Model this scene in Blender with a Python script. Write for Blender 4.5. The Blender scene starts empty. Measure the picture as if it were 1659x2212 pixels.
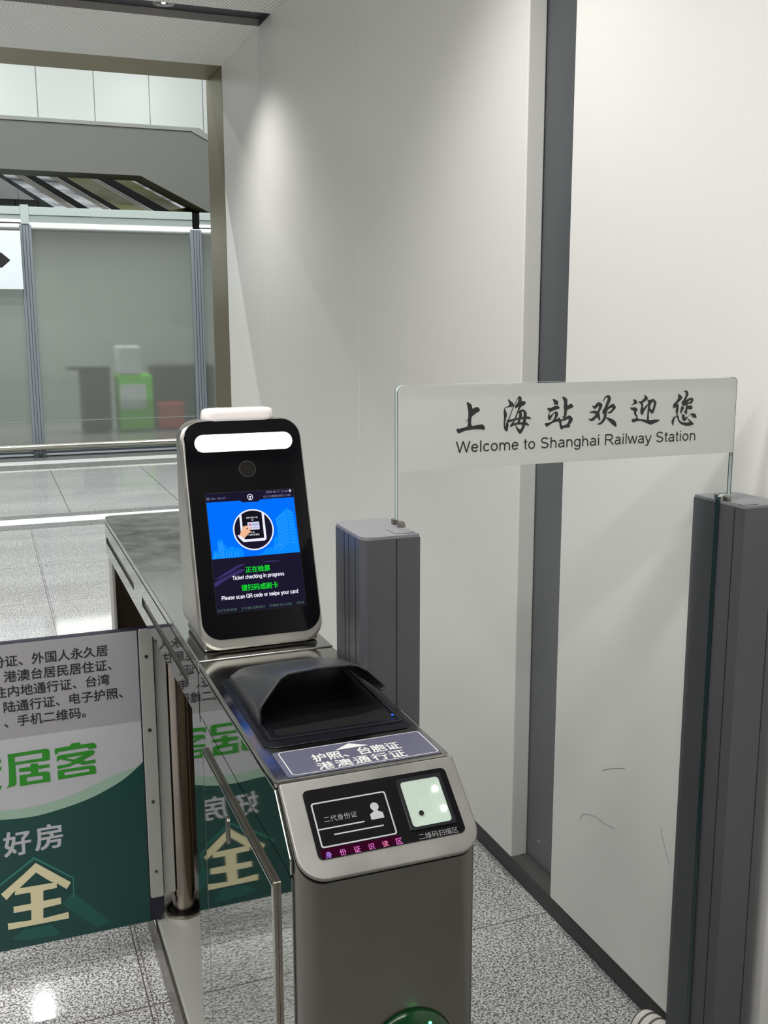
import bpy, bmesh, math, random
from mathutils import Vector, Matrix

S = bpy.context.scene
COL = S.collection
random.seed(7)

# ---------------------------------------------------------------- camera
H = 1.506
cam_d = bpy.data.cameras.new('camera')
cam = bpy.data.objects.new('camera', cam_d)
COL.objects.link(cam)
cam_d.sensor_fit = 'VERTICAL'
cam_d.sensor_height = 24.0
cam_d.lens = 24.0855
cam_d.clip_start = 0.02
cam_d.clip_end = 100
RIGHT = Vector((0.93225748, -0.36178801, -0.00232993))
DOWN = Vector((-0.06860836, -0.17046004, -0.98297318))
FWD = Vector((0.35523075, 0.91654395, -0.18373432))
m = Matrix((RIGHT, -DOWN, -FWD)).transposed().to_4x4()
m.translation = Vector((0, 0, H))
cam.matrix_world = m
S.camera = cam

# ---------------------------------------------------------------- world, lamps, exposure
S.view_settings.view_transform = 'Standard'
S.view_settings.look = 'None'
S.view_settings.exposure = 0.0
S.view_settings.gamma = 1.0
S.view_settings.use_curve_mapping = False
S.cycles.max_bounces = 10
S.cycles.transparent_max_bounces = 16
S.cycles.caustics_reflective = False
S.cycles.caustics_refractive = False
S.cycles.sample_clamp_indirect = 4.0
S.cycles.use_denoising = True
S.cycles.blur_glossy = 0.1

WORLD = 0.11
w = bpy.data.worlds.new('world')
S.world = w
w.use_nodes = True
w.node_tree.nodes['Background'].inputs[0].default_value = (0.93, 0.97, 1.0, 1)
w.node_tree.nodes['Background'].inputs[1].default_value = WORLD


def lamp(kind, name, loc, power, col=(1, 1, 1), rot=(0, 0, 0), **kw):
    d = bpy.data.lights.new(name, kind)
    d.energy = power
    d.color = col
    for k, v in kw.items():
        setattr(d, k, v)
    o = bpy.data.objects.new(name, d)
    o.location = loc
    o.rotation_euler = rot
    COL.objects.link(o)
    return o


for sy, row in ((4.59, ((0.78, 50), (-0.8, 80), (-2.2, 170), (-3.6, 170))), (2.08, ((0.70, 54), (-0.8, 50), (-2.2, 170), (-3.6, 170))),
                (-0.80, ((-3.6, 70),))):
    for sx, sw in row:  # leftmost spots are added out of view to light the wall
        lamp('SPOT', 'downlight_and_fill', (sx, sy, 2.79), sw, (1.0, 0.985, 0.955),
             spot_size=math.radians(118), spot_blend=0.8, shadow_soft_size=0.035)
for ly in (-0.5, 0.35, 1.2):  # unseen strips added overhead as soft fill for the corridor
    lamp('AREA', 'linear_fill', (-1.0, ly, 2.765), 38, (1.0, 0.99, 0.965), shape='RECTANGLE', size=3.2, size_y=0.16)
HALL_W = 480
for hx in (-2.4, 0.138, 2.7):
    for hy in (7.2, 9.69):
        lamp('AREA', 'hall_lamp', (hx, hy, 5.2), HALL_W / 6, (0.95, 1.0, 0.98), shape='DISK', size=0.08)
lamp('AREA', 'tile_wall_fill', (0.8, 10.6, 6.4), 100, (0.95, 1.0, 0.98), rot=(math.radians(40), 0, 0), shape='RECTANGLE', size=6.0, size_y=1.0)  # added fill, unseen, brightens the tiled wall
lamp('AREA', 'escalator_fill', (1.0, 17.5, 7.4), 120, (0.97, 1.0, 0.98), shape='RECTANGLE', size=6.0, size_y=2.0)  # added out of view to light the escalators
lamp('AREA', 'shop_fill', (1.4, 14.6, 2.75), 85, (0.95, 1.0, 0.97), shape='RECTANGLE', size=4.0, size_y=0.8)  # unseen fill put in to brighten the frosted panes from behind

# ---------------------------------------------------------------- materials


def lin(r, g, b):
    f = lambda c: c / 12.92 if c <= 0.04045 else ((c + 0.055) / 1.055) ** 2.4
    return (f(r / 255), f(g / 255), f(b / 255), 1)


def new_mat(name):
    mt = bpy.data.materials.new(name)
    mt.use_nodes = True
    nt = mt.node_tree
    return mt, nt, nt.nodes['Principled BSDF']


def plain(name, rgb, rough=0.5, metal=0.0, bump=0.0, bscale=60, var=0.0, vscale=3, spec=0.5, coat=0.0, stretch=None, glow_rgb=None):
    mt, nt, b = new_mat(name)
    b.inputs['Base Color'].default_value = lin(*rgb)
    b.inputs['Roughness'].default_value = rough
    b.inputs['Metallic'].default_value = metal
    b.inputs['Specular IOR Level'].default_value = spec
    b.inputs['Coat Weight'].default_value = coat
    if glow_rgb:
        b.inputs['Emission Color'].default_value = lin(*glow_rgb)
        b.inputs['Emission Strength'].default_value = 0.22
    tc = nt.nodes.new('ShaderNodeTexCoord')
    mp = nt.nodes.new('ShaderNodeMapping')
    nt.links.new(tc.outputs['Object'], mp.inputs[0])
    if stretch:
        mp.inputs['Scale'].default_value = stretch
    if var > 0:
        n = nt.nodes.new('ShaderNodeTexNoise')
        n.inputs['Scale'].default_value = vscale
        n.inputs['Detail'].default_value = 6
        nt.links.new(mp.outputs[0], n.inputs['Vector'])
        mx = nt.nodes.new('ShaderNodeMix')
        mx.data_type = 'RGBA'
        c = lin(*rgb)
        mx.inputs[6].default_value = tuple(x * (1 - var) for x in c[:3]) + (1,)
        mx.inputs[7].default_value = tuple(min(1, x * (1 + var)) for x in c[:3]) + (1,)
        nt.links.new(n.outputs[0], mx.inputs[0])
        nt.links.new(mx.outputs[2], b.inputs['Base Color'])
        mr = nt.nodes.new('ShaderNodeMapRange')
        mr.inputs[1].default_value = 0.3
        mr.inputs[2].default_value = 0.7
        mr.inputs[3].default_value = max(0.02, rough * (1 - var))
        mr.inputs[4].default_value = min(1, rough * (1 + var))
        nt.links.new(n.outputs[0], mr.inputs[0])
        nt.links.new(mr.outputs[0], b.inputs['Roughness'])
    if bump > 0:
        n2 = nt.nodes.new('ShaderNodeTexNoise')
        n2.inputs['Scale'].default_value = bscale
        n2.inputs['Detail'].default_value = 4
        nt.links.new(mp.outputs[0], n2.inputs['Vector'])
        bp = nt.nodes.new('ShaderNodeBump')
        bp.inputs['Strength'].default_value = bump
        bp.inputs['Distance'].default_value = 0.002
        nt.links.new(n2.outputs[0], bp.inputs['Height'])
        nt.links.new(bp.outputs[0], b.inputs['Normal'])
    return mt


def glow(name, rgb, strength=1.0):
    mt, nt, b = new_mat(name)
    b.inputs['Base Color'].default_value = (0, 0, 0, 1)
    b.inputs['Specular IOR Level'].default_value = 0.0
    b.inputs['Emission Color'].default_value = lin(*rgb)
    b.inputs['Emission Strength'].default_value = strength
    return mt


def math_node(nt, op, a, b=None, c=None):
    n = nt.nodes.new('ShaderNodeMath')
    n.operation = op
    for i, v in enumerate((a, b, c)):
        if v is None:
            continue
        if isinstance(v, (int, float)):
            n.inputs[i].default_value = v
        else:
            nt.links.new(v, n.inputs[i])
    return n.outputs[0]


def clear_glass(name, tint=(0.97, 0.985, 0.98), gloss=1.0):
    mt, nt, b = new_mat(name)
    nt.nodes.remove(b)
    out = nt.nodes['Material Output']
    tr = nt.nodes.new('ShaderNodeBsdfTransparent')
    tr.inputs[0].default_value = tint + (1,)
    gl = nt.nodes.new('ShaderNodeBsdfGlossy')
    gl.inputs['Roughness'].default_value = 0.01
    fr = nt.nodes.new('ShaderNodeLayerWeight')
    fr.inputs[0].default_value = 0.5
    p5 = math_node(nt, 'POWER', fr.outputs['Facing'], 5.0)
    sch = math_node(nt, 'MULTIPLY_ADD', p5, 0.9, 0.03)
    mx = nt.nodes.new('ShaderNodeMixShader')
    nt.links.new(sch, mx.inputs[0])
    nt.links.new(tr.outputs[0], mx.inputs[1])
    nt.links.new(gl.outputs[0], mx.inputs[2])
    nt.links.new(mx.outputs[0], out.inputs[0])
    return mt


def frosted(name, rgb, rough, diff):
    """ground glass: part diffuse haze, part rough see-through"""
    mt, nt, b = new_mat(name)
    nt.nodes.remove(b)
    out = nt.nodes['Material Output']
    df = nt.nodes.new('ShaderNodeBsdfDiffuse')
    df.inputs[0].default_value = lin(*rgb)
    tl = nt.nodes.new('ShaderNodeBsdfTranslucent')
    tl.inputs[0].default_value = lin(*rgb)
    add = nt.nodes.new('ShaderNodeMixShader')
    add.inputs[0].default_value = 0.4
    nt.links.new(df.outputs[0], add.inputs[1])
    nt.links.new(tl.outputs[0], add.inputs[2])
    rf = nt.nodes.new('ShaderNodeBsdfRefraction')
    rf.inputs['IOR'].default_value = 1.07
    rf.inputs['Roughness'].default_value = rough
    rf.inputs[0].default_value = (0.97, 0.97, 0.95, 1)
    mx = nt.nodes.new('ShaderNodeMixShader')
    mx.inputs[0].default_value = diff
    nt.links.new(rf.outputs[0], mx.inputs[1])
    nt.links.new(add.outputs[0], mx.inputs[2])
    gl = nt.nodes.new('ShaderNodeBsdfGlossy')
    gl.inputs['Roughness'].default_value = 0.05
    fr = nt.nodes.new('ShaderNodeFresnel')
    fr.inputs[0].default_value = 1.35
    m2 = nt.nodes.new('ShaderNodeMixShader')
    nt.links.new(fr.outputs[0], m2.inputs[0])
    nt.links.new(mx.outputs[0], m2.inputs[1])
    nt.links.new(gl.outputs[0], m2.inputs[2])
    nt.links.new(m2.outputs[0], out.inputs[0])
    return mt


def film(name, rgb, through):
    mt, nt, b = new_mat(name)
    b.inputs['Base Color'].default_value = lin(*rgb)
    b.inputs['Roughness'].default_value = 0.35
    tl = nt.nodes.new('ShaderNodeBsdfTranslucent')
    tl.inputs[0].default_value = lin(*rgb)
    mx = nt.nodes.new('ShaderNodeMixShader')
    mx.inputs[0].default_value = through
    nt.links.new(b.outputs[0], mx.inputs[1])
    nt.links.new(tl.outputs[0], mx.inputs[2])
    nt.links.new(mx.outputs[0], nt.nodes['Material Output'].inputs[0])
    return mt


def granite(name):
    mt, nt, b = new_mat(name)
    tc = nt.nodes.new('ShaderNodeTexCoord')
    xyz = nt.nodes.new('ShaderNodeSeparateXYZ')
    nt.links.new(tc.outputs['Object'], xyz.inputs[0])
    n1 = nt.nodes.new('ShaderNodeTexNoise')
    n1.inputs['Scale'].default_value = 205
    n1.inputs['Detail'].default_value = 2.5
    n1.inputs['Distortion'].default_value = 0.6
    nt.links.new(tc.outputs['Object'], n1.inputs['Vector'])
    r1 = nt.nodes.new('ShaderNodeValToRGB')
    e = r1.color_ramp.elements
    e[0].position = 0.40
    e[0].color = lin(92, 91, 92)
    e[1].position = 0.56
    e[1].color = lin(222, 221, 220)
    k = e.new(0.48)
    k.color = lin(160, 159, 159)
    nt.links.new(n1.outputs[0], r1.inputs[0])
    n2 = nt.nodes.new('ShaderNodeTexNoise')
    n2.inputs['Scale'].default_value = 1.1
    n2.inputs['Detail'].default_value = 5
    mp = nt.nodes.new('ShaderNodeMapping')
    mp.inputs['Scale'].default_value = (0.6, 2.5, 1)
    nt.links.new(tc.outputs['Object'], mp.inputs[0])
    nt.links.new(mp.outputs[0], n2.inputs['Vector'])
    mr = nt.nodes.new('ShaderNodeMapRange')
    mr.inputs[1].default_value = 0.35
    mr.inputs[2].default_value = 0.65
    mr.inputs[3].default_value = 0.82
    mr.inputs[4].default_value = 1.0
    nt.links.new(n2.outputs[0], mr.inputs[0])
    # joints between the slabs
    def joint(coord, off, pitch, half):
        u = math_node(nt, 'SUBTRACT', coord, off - pitch / 2)
        f = math_node(nt, 'MODULO', math_node(nt, 'ADD', u, pitch * 50), pitch)
        d = math_node(nt, 'ABSOLUTE', math_node(nt, 'SUBTRACT', f, pitch / 2))
        return math_node(nt, 'LESS_THAN', d, half)
    jx = joint(xyz.outputs[0], 0.252, 1.8, 0.0016)
    jx2 = joint(xyz.outputs[0], 0.262, 1.8, 0.001)
    hall = math_node(nt, 'GREATER_THAN', xyz.outputs[1], 8.3)
    near = math_node(nt, 'LESS_THAN', xyz.outputs[1], 8.0)
    jx = math_node(nt, 'MULTIPLY', jx, near)
    jx2 = math_node(nt, 'MULTIPLY', jx2, near)
    jx2 = math_node(nt, 'MAXIMUM', jx2, math_node(nt, 'MULTIPLY', hall, joint(xyz.outputs[0], 0.58, 0.9, 0.004)))
    jy = joint(xyz.outputs[1], 2.106, 0.9, 0.0018)
    j = math_node(nt, 'MAXIMUM', math_node(nt, 'MAXIMUM', jx, jx2), jy)
    mul = nt.nodes.new('ShaderNodeMix')
    mul.data_type = 'RGBA'
    mul.blend_type = 'MULTIPLY'
    mul.inputs[0].default_value = 1
    nt.links.new(r1.outputs[0], mul.inputs[6])
    nt.links.new(mr.outputs[0], mul.inputs[7])
    mx = nt.nodes.new('ShaderNodeMix')
    mx.data_type = 'RGBA'
    nt.links.new(j, mx.inputs[0])
    nt.links.new(mul.outputs[2], mx.inputs[6])
    mx.inputs[7].default_value = lin(98, 90, 86)
    nt.links.new(mx.outputs[2], b.inputs['Base Color'])
    b.inputs['Roughness'].default_value = 0.05
    b.inputs['Specular IOR Level'].default_value = 0.2
    return mt


def perforated(name):
    """white sheet with a staggered grid of round holes"""
    mt, nt, b = new_mat(name)
    tc = nt.nodes.new('ShaderNodeTexCoord')
    xyz = nt.nodes.new('ShaderNodeSeparateXYZ')
    nt.links.new(tc.outputs['Object'], xyz.inputs[0])
    p = 0.0146
    q = p * math.sqrt(3)
    def cell(ox, oy):
        fx = math_node(nt, 'SUBTRACT', math_node(nt, 'MODULO', math_node(nt, 'ADD', xyz.outputs[0], 30 * p * 10 + ox), p), p / 2)
        fy = math_node(nt, 'SUBTRACT', math_node(nt, 'MODULO', math_node(nt, 'ADD', xyz.outputs[1], 30 * q * 10 + oy), q), q / 2)
        return math_node(nt, 'ADD', math_node(nt, 'MULTIPLY', fx, fx), math_node(nt, 'MULTIPLY', fy, fy))
    d = math_node(nt, 'MINIMUM', cell(0, 0), cell(p / 2, q / 2))
    hole = math_node(nt, 'LESS_THAN', d, 0.0037 ** 2)
    # plain margin along the edges of the sheets
    mx = nt.nodes.new('ShaderNodeMix')
    mx.data_type = 'RGBA'
    nt.links.new(hole, mx.inputs[0])
    mx.inputs[6].default_value = lin(238, 238, 233)
    mx.inputs[7].default_value = lin(70, 70, 68)
    nt.links.new(mx.outputs[2], b.inputs['Base Color'])
    b.inputs['Roughness'].default_value = 0.5
    return mt


def tiles(name, rgb, gap_rgb, pitch_x, off_x, half=0.006):
    mt, nt, b = new_mat(name)
    tc = nt.nodes.new('ShaderNodeTexCoord')
    xyz = nt.nodes.new('ShaderNodeSeparateXYZ')
    nt.links.new(tc.outputs['Object'], xyz.inputs[0])
    f = math_node(nt, 'MODULO', math_node(nt, 'ADD', xyz.outputs[0], pitch_x * 50 - off_x + pitch_x / 2), pitch_x)
    d = math_node(nt, 'ABSOLUTE', math_node(nt, 'SUBTRACT', f, pitch_x / 2))
    g = math_node(nt, 'LESS_THAN', d, half)
    # a few hairline veins
    n = nt.nodes.new('ShaderNodeTexNoise')
    n.inputs['Scale'].default_value = 0.8
    n.inputs['Detail'].default_value = 3
    nt.links.new(tc.outputs['Object'], n.inputs['Vector'])
    v = math_node(nt, 'LESS_THAN', math_node(nt, 'ABSOLUTE', math_node(nt, 'SUBTRACT', n.outputs[0], 0.5)), 0.0016)
    v2 = math_node(nt, 'MULTIPLY', v, 0.0)
    mx = nt.nodes.new('ShaderNodeMix')
    mx.data_type = 'RGBA'
    nt.links.new(math_node(nt, 'MAXIMUM', g, v2), mx.inputs[0])
    mx.inputs[6].default_value = lin(*rgb)
    mx.inputs[7].default_value = lin(*gap_rgb)
    nt.links.new(mx.outputs[2], b.inputs['Base Color'])
    b.inputs['Roughness'].default_value = 0.3
    return mt


def steel(name, rgb, rough, streak=(1, 1, 1), sc=8, var=0.25, scratch=0.0, metal=1.0):
    mt = plain(name, rgb, rough, metal, var=var, vscale=sc, stretch=streak)
    if scratch > 0:
        nt = mt.node_tree
        b = nt.nodes['Principled BSDF']
        tc = nt.nodes.new('ShaderNodeTexCoord')
        n = nt.nodes.new('ShaderNodeTexNoise')
        n.inputs['Scale'].default_value = 90
        n.inputs['Detail'].default_value = 6
        n.inputs['Distortion'].default_value = 2.0
        nt.links.new(tc.outputs['Object'], n.inputs['Vector'])
        bp = nt.nodes.new('ShaderNodeBump')
        bp.inputs['Strength'].default_value = scratch
        bp.inputs['Distance'].default_value = 0.001
        nt.links.new(n.outputs[0], bp.inputs['Height'])
        nt.links.new(bp.outputs[0], b.inputs['Normal'])
    return mt


M = {
    'floor': granite('granite_floor'),
    'wall': plain('wall_enamel', (224, 223, 219), 0.38, var=0.012, vscale=2),
    'wall_side': plain('wall_enamel_edge', (196, 196, 191), 0.4),
    'strip': plain('dark_trim', (80, 83, 86), 0.38, var=0.12, vscale=5),
    'base': plain('baseboard_grey', (60, 60, 60), 0.45, var=0.08, vscale=4),
    'gold': plain('champagne_metal', (138, 128, 100), 0.35, 0.75, var=0.04, vscale=2),
    'perf': perforated('perforated_sheet'),
    'slot': plain('slot_black', (48, 52, 56), 0.5),
    'slot_side': plain('slot_side', (178, 175, 170), 0.5),
    'white_tile': tiles('marble_tile', (236, 240, 237), (150, 148, 142), 0.672, 0.845),
    'grey_tile': tiles('grey_tile', (150, 156, 158), (80, 80, 80), 0.405, 0.79, 0.008),
    'concrete': plain('plaster_grey', (124, 124, 118), 0.75, var=0.1, vscale=0.8, bump=0.1, bscale=8, stretch=(0.5, 1, 2.2)),
    'ledge': plain('ledge_stone', (158, 158, 154), 0.6, var=0.12, vscale=5),
    'white_stone': plain('white_stone', (250, 250, 248), 0.25),
    'dark_stone': plain('dark_stone', (118, 118, 117), 0.3, var=0.2, vscale=40),
    'top_steel': steel('worn_steel_top', (168, 167, 163), 0.13, (1, 1, 1), 22, 0.3, 0.05),
    'mirror_steel': steel('mirror_steel', (158, 163, 158), 0.028, (1, 1, 1), 5, 0.05),
    'brushed': steel('brushed_steel', (104, 102, 97), 0.34, (1, 1, 1), 9, 0.16, 0.03),  # base darkened in place of a dark reflection on the gate front
    'face_steel': steel('face_plate_steel', (124, 122, 119), 0.45, (1, 1, 1), 14, 0.25, 0.08, metal=0.75),
    'device_steel': steel('scanner_shell', (178, 175, 169), 0.36, (1, 1, 3), 10, 0.15, 0.03),
    'inner_steel': steel('recess_steel', (120, 108, 94), 0.32, (6, 6, 0.5), 6, 0.2),
    'barrel': steel('barrel_steel', (150, 142, 134), 0.22, (1, 1, 0.4), 12, 0.3, 0.05),
    'pale_steel': plain('satin_plate', (176, 176, 171), 0.4, 0.35, var=0.05, vscale=9),
    'black_hole': plain('slot_dark', (38, 32, 28), 0.35),
    'black_glass': plain('black_glass', (6, 6, 9), 0.08, spec=0.35),
    'black_plastic': plain('black_plastic', (24, 24, 26), 0.42, bump=0.08, bscale=300),
    'hood': plain('hood_plastic', (44, 45, 48), 0.36, bump=0.05, bscale=250),
    'well': plain('well_black', (7, 7, 8), 0.5, spec=0.2),
    'bezel': plain('bezel_black', (14, 16, 22), 0.25, spec=0.4),
    'label_purple': plain('label_purple', (74, 74, 92), 0.35, var=0.08, vscale=40),
    'label_ink': plain('label_ink', (186, 186, 184), 0.5),
    'print_grey': plain('print_grey', (150, 152, 155), 0.4),
    'print_dim': plain('print_dim', (120, 120, 122), 0.4),
    'ink': plain('black_ink', (34, 30, 32), 0.5),
    'post': plain('post_aluminium', (82, 82, 86), 0.36, 0.2, var=0.04, vscale=3),
    'post_cap': plain('post_cap', (122, 122, 126), 0.45, bump=0.04, bscale=400),
    'seam': plain('seam_black', (14, 14, 15), 0.6),
    'taupe': plain('taupe_gap_shade', (96, 90, 86), 0.5),
    'glass': clear_glass('clear_glass'),
    'glass_edge': plain('glass_edge', (196, 206, 203), 0.12, spec=0.7),
    'glass_core': plain('glass_core', (20, 48, 50), 0.12, spec=0.6),
    'glass_rim': plain('glass_rim', (24, 54, 52), 0.12, spec=0.7),
    'clip': clear_glass('clear_clip', (0.8, 0.82, 0.82)),
    'film': film('frosted_film', (226, 228, 224), 0.5),
    'pane': frosted('frosted_pane', (206, 209, 202), 0.30, 0.28),
    'header': plain('header_panel', (182, 192, 188), 0.35),
    'header_low': plain('header_panel_low', (158, 166, 162), 0.35),
    'alu': plain('mullion_alu', (160, 166, 174), 0.35, 0.5),
    'alu_dark': plain('mullion_groove', (92, 100, 106), 0.4, 0.4),
    'led': glow('led_strip', (250, 255, 252), 1.6),
    'rail': steel('rail_steel', (205, 203, 190), 0.22, (1, 1, 1), 5, 0.1),
    'sign_white': plain('sign_white', (235, 240, 244), 0.4),
    'cab_dark': plain('cabinet_dark', (26, 34, 42), 0.6),
    'lime': plain('lime_green', (110, 220, 40), 0.6),
    'paper': plain('paper_white', (215, 222, 224), 0.7),
    'red': plain('red_plastic', (200, 40, 46), 0.5),
    'chrome': steel('escalator_chrome', (170, 174, 178), 0.25, (0.6, 2.5, 1), 2.2, 0.5),
    'belt': plain('escalator_belt', (16, 16, 19), 0.8, spec=0.1),
    'olive': plain('olive_deck', (112, 112, 44), 0.5, var=0.4, vscale=2, spec=0.2),
    'bronze': plain('bronze_skirt', (128, 122, 112), 0.5, 0.2, spec=0.2),
    'sticker_grey': plain('sticker_grey', (150, 149, 151), 0.42),
    'sticker_white': plain('sticker_white', (174, 175, 179), 0.42),
    'sticker_pale': plain('sticker_pale_green', (146, 172, 154), 0.42),
    'sticker_dark': plain('sticker_dark_green', (11, 62, 57), 0.4),
    'sticker_mid': plain('sticker_mid_green', (17, 82, 74), 0.4),
    'sticker_teal': plain('sticker_teal', (42, 120, 104), 0.4),
    'sticker_green': plain('sticker_green', (34, 128, 25), 0.4),
    'sticker_cream': plain('sticker_cream', (214, 205, 166), 0.4),
    'board_blue': plain('board_blue', (24, 22, 42), 0.4),
    'dome_white': plain('lamp_dome', (228, 220, 218), 0.12, spec=0.6, coat=0.4),
    'led_bar': glow('fill_light', (255, 255, 255), 3.0),
    'lens': plain('camera_lens', (22, 20, 18), 0.15, spec=0.5),
    'shoe': plain('shoe_cloth', (214, 208, 205), 0.7),
    'shoe_stripe': plain('shoe_stripe', (92, 74, 66), 0.7),
    'lamp_rim': plain('downlight_rim', (190, 192, 194), 0.3, 0.7),
    'lamp_cup': steel('downlight_cup', (150, 150, 150), 0.2, (1, 1, 1), 5, 0.1),
    'lamp_on': glow('downlight_bulb', (255, 250, 240), 6.0),
    'green_dome': plain('green_dome', (4, 52, 20), 0.12, spec=0.5),
    'green_led': glow('green_led', (90, 255, 130), 5.0),
    'green_halo': glow('green_glow', (0, 150, 30), 0.9),
    'blue_led': glow('blue_led', (30, 90, 255), 2.5),
    'qr_funnel': plain('qr_lit_funnel', (140, 154, 143), 0.35, glow_rgb=(190, 208, 192)),  # emission paints in the scan lights' glow on the funnel
    'qr_led': glow('qr_led', (255, 252, 236), 5.0),
    'pink': glow('pink_backlight', (232, 120, 205), 1.0),
    'pink2': glow('rose_backlight', (225, 120, 160), 1.0),
    'purple': glow('violet_backlight', (175, 130, 235), 1.0),
    'plum': glow('plum_glow', (52, 8, 32), 1.0),
    'scr_bg': glow('screen_navy', (28, 24, 46)),
    'scr_dark': glow('screen_black', (22, 20, 30)),
    'scr_blue': glow('screen_blue', (0, 112, 255), 1.0),
    'scr_sky': glow('screen_sky', (10, 140, 255), 1.0),
    'scr_line': glow('screen_line', (70, 175, 255), 1.0),
    'scr_white': glow('screen_white', (240, 242, 255), 1.0),
    'scr_green': glow('screen_green', (20, 215, 50), 1.0),
    'scr_pale': glow('screen_pale', (140, 140, 185), 1.0),
    'scr_dim': glow('screen_dim', (90, 125, 105), 1.0),
    'scr_violet': glow('screen_violet', (58, 50, 104), 1.0),
    'scr_skin': glow('screen_skin', (242, 186, 150), 1.0),
    'scr_card': glow('screen_card', (206, 214, 240), 1.0),
    'scr_red': glow('screen_red', (214, 70, 86), 1.0),
    'border': plain('screen_border', (30, 30, 32), 0.3),
    'screw': steel('screw_steel', (150, 145, 138), 0.3, (1, 1, 1), 30, 0.2),
}

# ---------------------------------------------------------------- mesh helpers


class Frame:
    def __init__(self, o, u=(1, 0, 0), v=(0, 0, 1)):
        self.o, self.u, self.v = Vector(o), Vector(u).normalized(), Vector(v).normalized()
        self.n = self.u.cross(self.v)

    def __call__(self, a, b, c=0.0):
        return self.o + self.u * a + self.v * b + self.n * c


WALLF = lambda y: Frame((0, y, 0), (1, 0, 0), (0, 0, 1))       # faces the camera side (-y)
TOPF = lambda z: Frame((0, 0, z), (1, 0, 0), (0, 1, 0))        # faces up
SIDEF = lambda x: Frame((x, 0, 0), (0, -1, 0), (0, 0, 1))      # faces -x; u runs towards -y


def rrect(x0, x1, y0, y1, r=0.0, n=6, corners=(1, 1, 1, 1)):
    """corners: bottom-left, bottom-right, top-right, top-left"""
    pts = []
    for k, (cx, cy, a0) in enumerate(((x0, y0, 180), (x1, y0, 270), (x1, y1, 0), (x0, y1, 90))):
        if r <= 0 or not corners[k]:
            pts.append((cx, cy))
            continue
        ox = cx + (r if cx == x0 else -r)
        oy = cy + (r if cy == y0 else -r)
        for i in range(n + 1):
            a = math.radians(a0 + 90 * i / n)
            pts.append((ox + r * math.cos(a), oy + r * math.sin(a)))
    return pts


def circle(cx, cy, r, n=28, ry=None):
    ry = r if ry is None else ry
    return [(cx + r * math.cos(2 * math.pi * i / n), cy + ry * math.sin(2 * math.pi * i / n)) for i in range(n)]


def smooth_loop(pts, k=3):
    """Catmull-Rom through a closed loop"""
    out = []
    n = len(pts)
    for i in range(n):
        p0, p1, p2, p3 = (Vector(pts[(i + j - 1) % n]) for j in range(4))
        sharp = False
        a, b = (p1 - p0), (p2 - p1)
        if a.length > 0 and b.length > 0:
            pass
        for s in range(k):
            t = s / k
            q = 0.5 * ((2 * p1) + (p2 - p0) * t + (2 * p0 - 5 * p1 + 4 * p2 - p3) * t * t + (3 * p1 - p0 - 3 * p2 + p3) * t ** 3)
            out.append((q.x, q.y))
    return out


def smooth_path(pts, k=5):
    out = []
    n = len(pts)
    for i in range(n - 1):
        p0, p1, p2, p3 = (Vector(pts[max(0, min(n - 1, i + j - 1))]) for j in range(4))
        for s in range(k):
            t = s / k
            q = 0.5 * ((2 * p1) + (p2 - p0) * t + (2 * p0 - 5 * p1 + 4 * p2 - p3) * t * t + (3 * p1 - p0 - 3 * p2 + p3) * t ** 3)
            out.append((q.x, q.y))
    return out + [tuple(pts[-1])]


def ribbon(pts, wd, closed=False):
    """a flat line of width wd through points: returns loops"""
    pts = [p for i, p in enumerate(pts) if i == 0 or (Vector(p) - Vector(pts[i - 1])).length > 1e-7]
    n = len(pts)
    P = [Vector(p) for p in pts]
    L, R = [], []
    for i in range(n):
        if closed:
            a, b = P[(i - 1) % n], P[(i + 1) % n]
        else:
            a, b = P[max(0, i - 1)], P[min(n - 1, i + 1)]
        d1 = (P[i] - a).normalized() if (P[i] - a).length > 1e-9 else (b - P[i]).normalized()
        d2 = (b - P[i]).normalized() if (b - P[i]).length > 1e-9 else d1
        t = (d1 + d2).normalized()
        nn = Vector((-t.y, t.x))
        c = max(0.5, nn.dot(Vector((-d1.y, d1.x))))
        L.append(tuple(P[i] + nn * (wd / 2 / c)))
        R.append(tuple(P[i] - nn * (wd / 2 / c)))
    if closed:
        return [L, R]
    return [L + R[::-1]]


def fill(bm, frame, loops, w=0.0):
    es = []
    for lp in loops:
        vs = [bm.verts.new(frame(a, b, w)) for a, b in lp]
        for i in range(len(vs)):
            es.append(bm.edges.new((vs[i], vs[(i + 1) % len(vs)])))
    r = bmesh.ops.triangle_fill(bm, use_beauty=True, use_dissolve=False, edges=es, normal=frame.n)
    fs = [f for f in r['geom'] if isinstance(f, bmesh.types.BMFace)]
    for f in fs:
        f.normal_update()
        if f.normal.dot(frame.n) < 0:
            f.normal_flip()
    return fs


def prism(bm, frame, loops, w0, w1):
    """solid between w0 and w1 along the frame's normal; loops[0] outer, others holes"""
    if w1 < w0:
        w0, w1 = w1, w0
    if len(loops) == 1:
        lp = loops[0]
        a = sum(lp[i][0] * lp[(i + 1) % len(lp)][1] - lp[(i + 1) % len(lp)][0] * lp[i][1] for i in range(len(lp)))
        if a < 0:
            lp = lp[::-1]
        bot = [bm.verts.new(frame(x, y, w0)) for x, y in lp]
        top = [bm.verts.new(frame(x, y, w1)) for x, y in lp]
        n = len(lp)
        bm.faces.new(top)
        bm.faces.new(bot[::-1])
        for i in range(n):
            bm.faces.new((bot[i], bot[(i + 1) % n], top[(i + 1) % n], top[i]))
        return
    fs = fill(bm, frame, loops, w0)
    for f in fs:
        f.normal_flip()
    g = bmesh.ops.extrude_face_region(bm, geom=fs, use_keep_orig=True)
    vs = [v for v in g['geom'] if isinstance(v, bmesh.types.BMVert)]
    bmesh.ops.translate(bm, verts=vs, vec=frame.n * (w1 - w0))
    bmesh.ops.recalc_face_normals(bm, faces=bm.faces[:])


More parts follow.
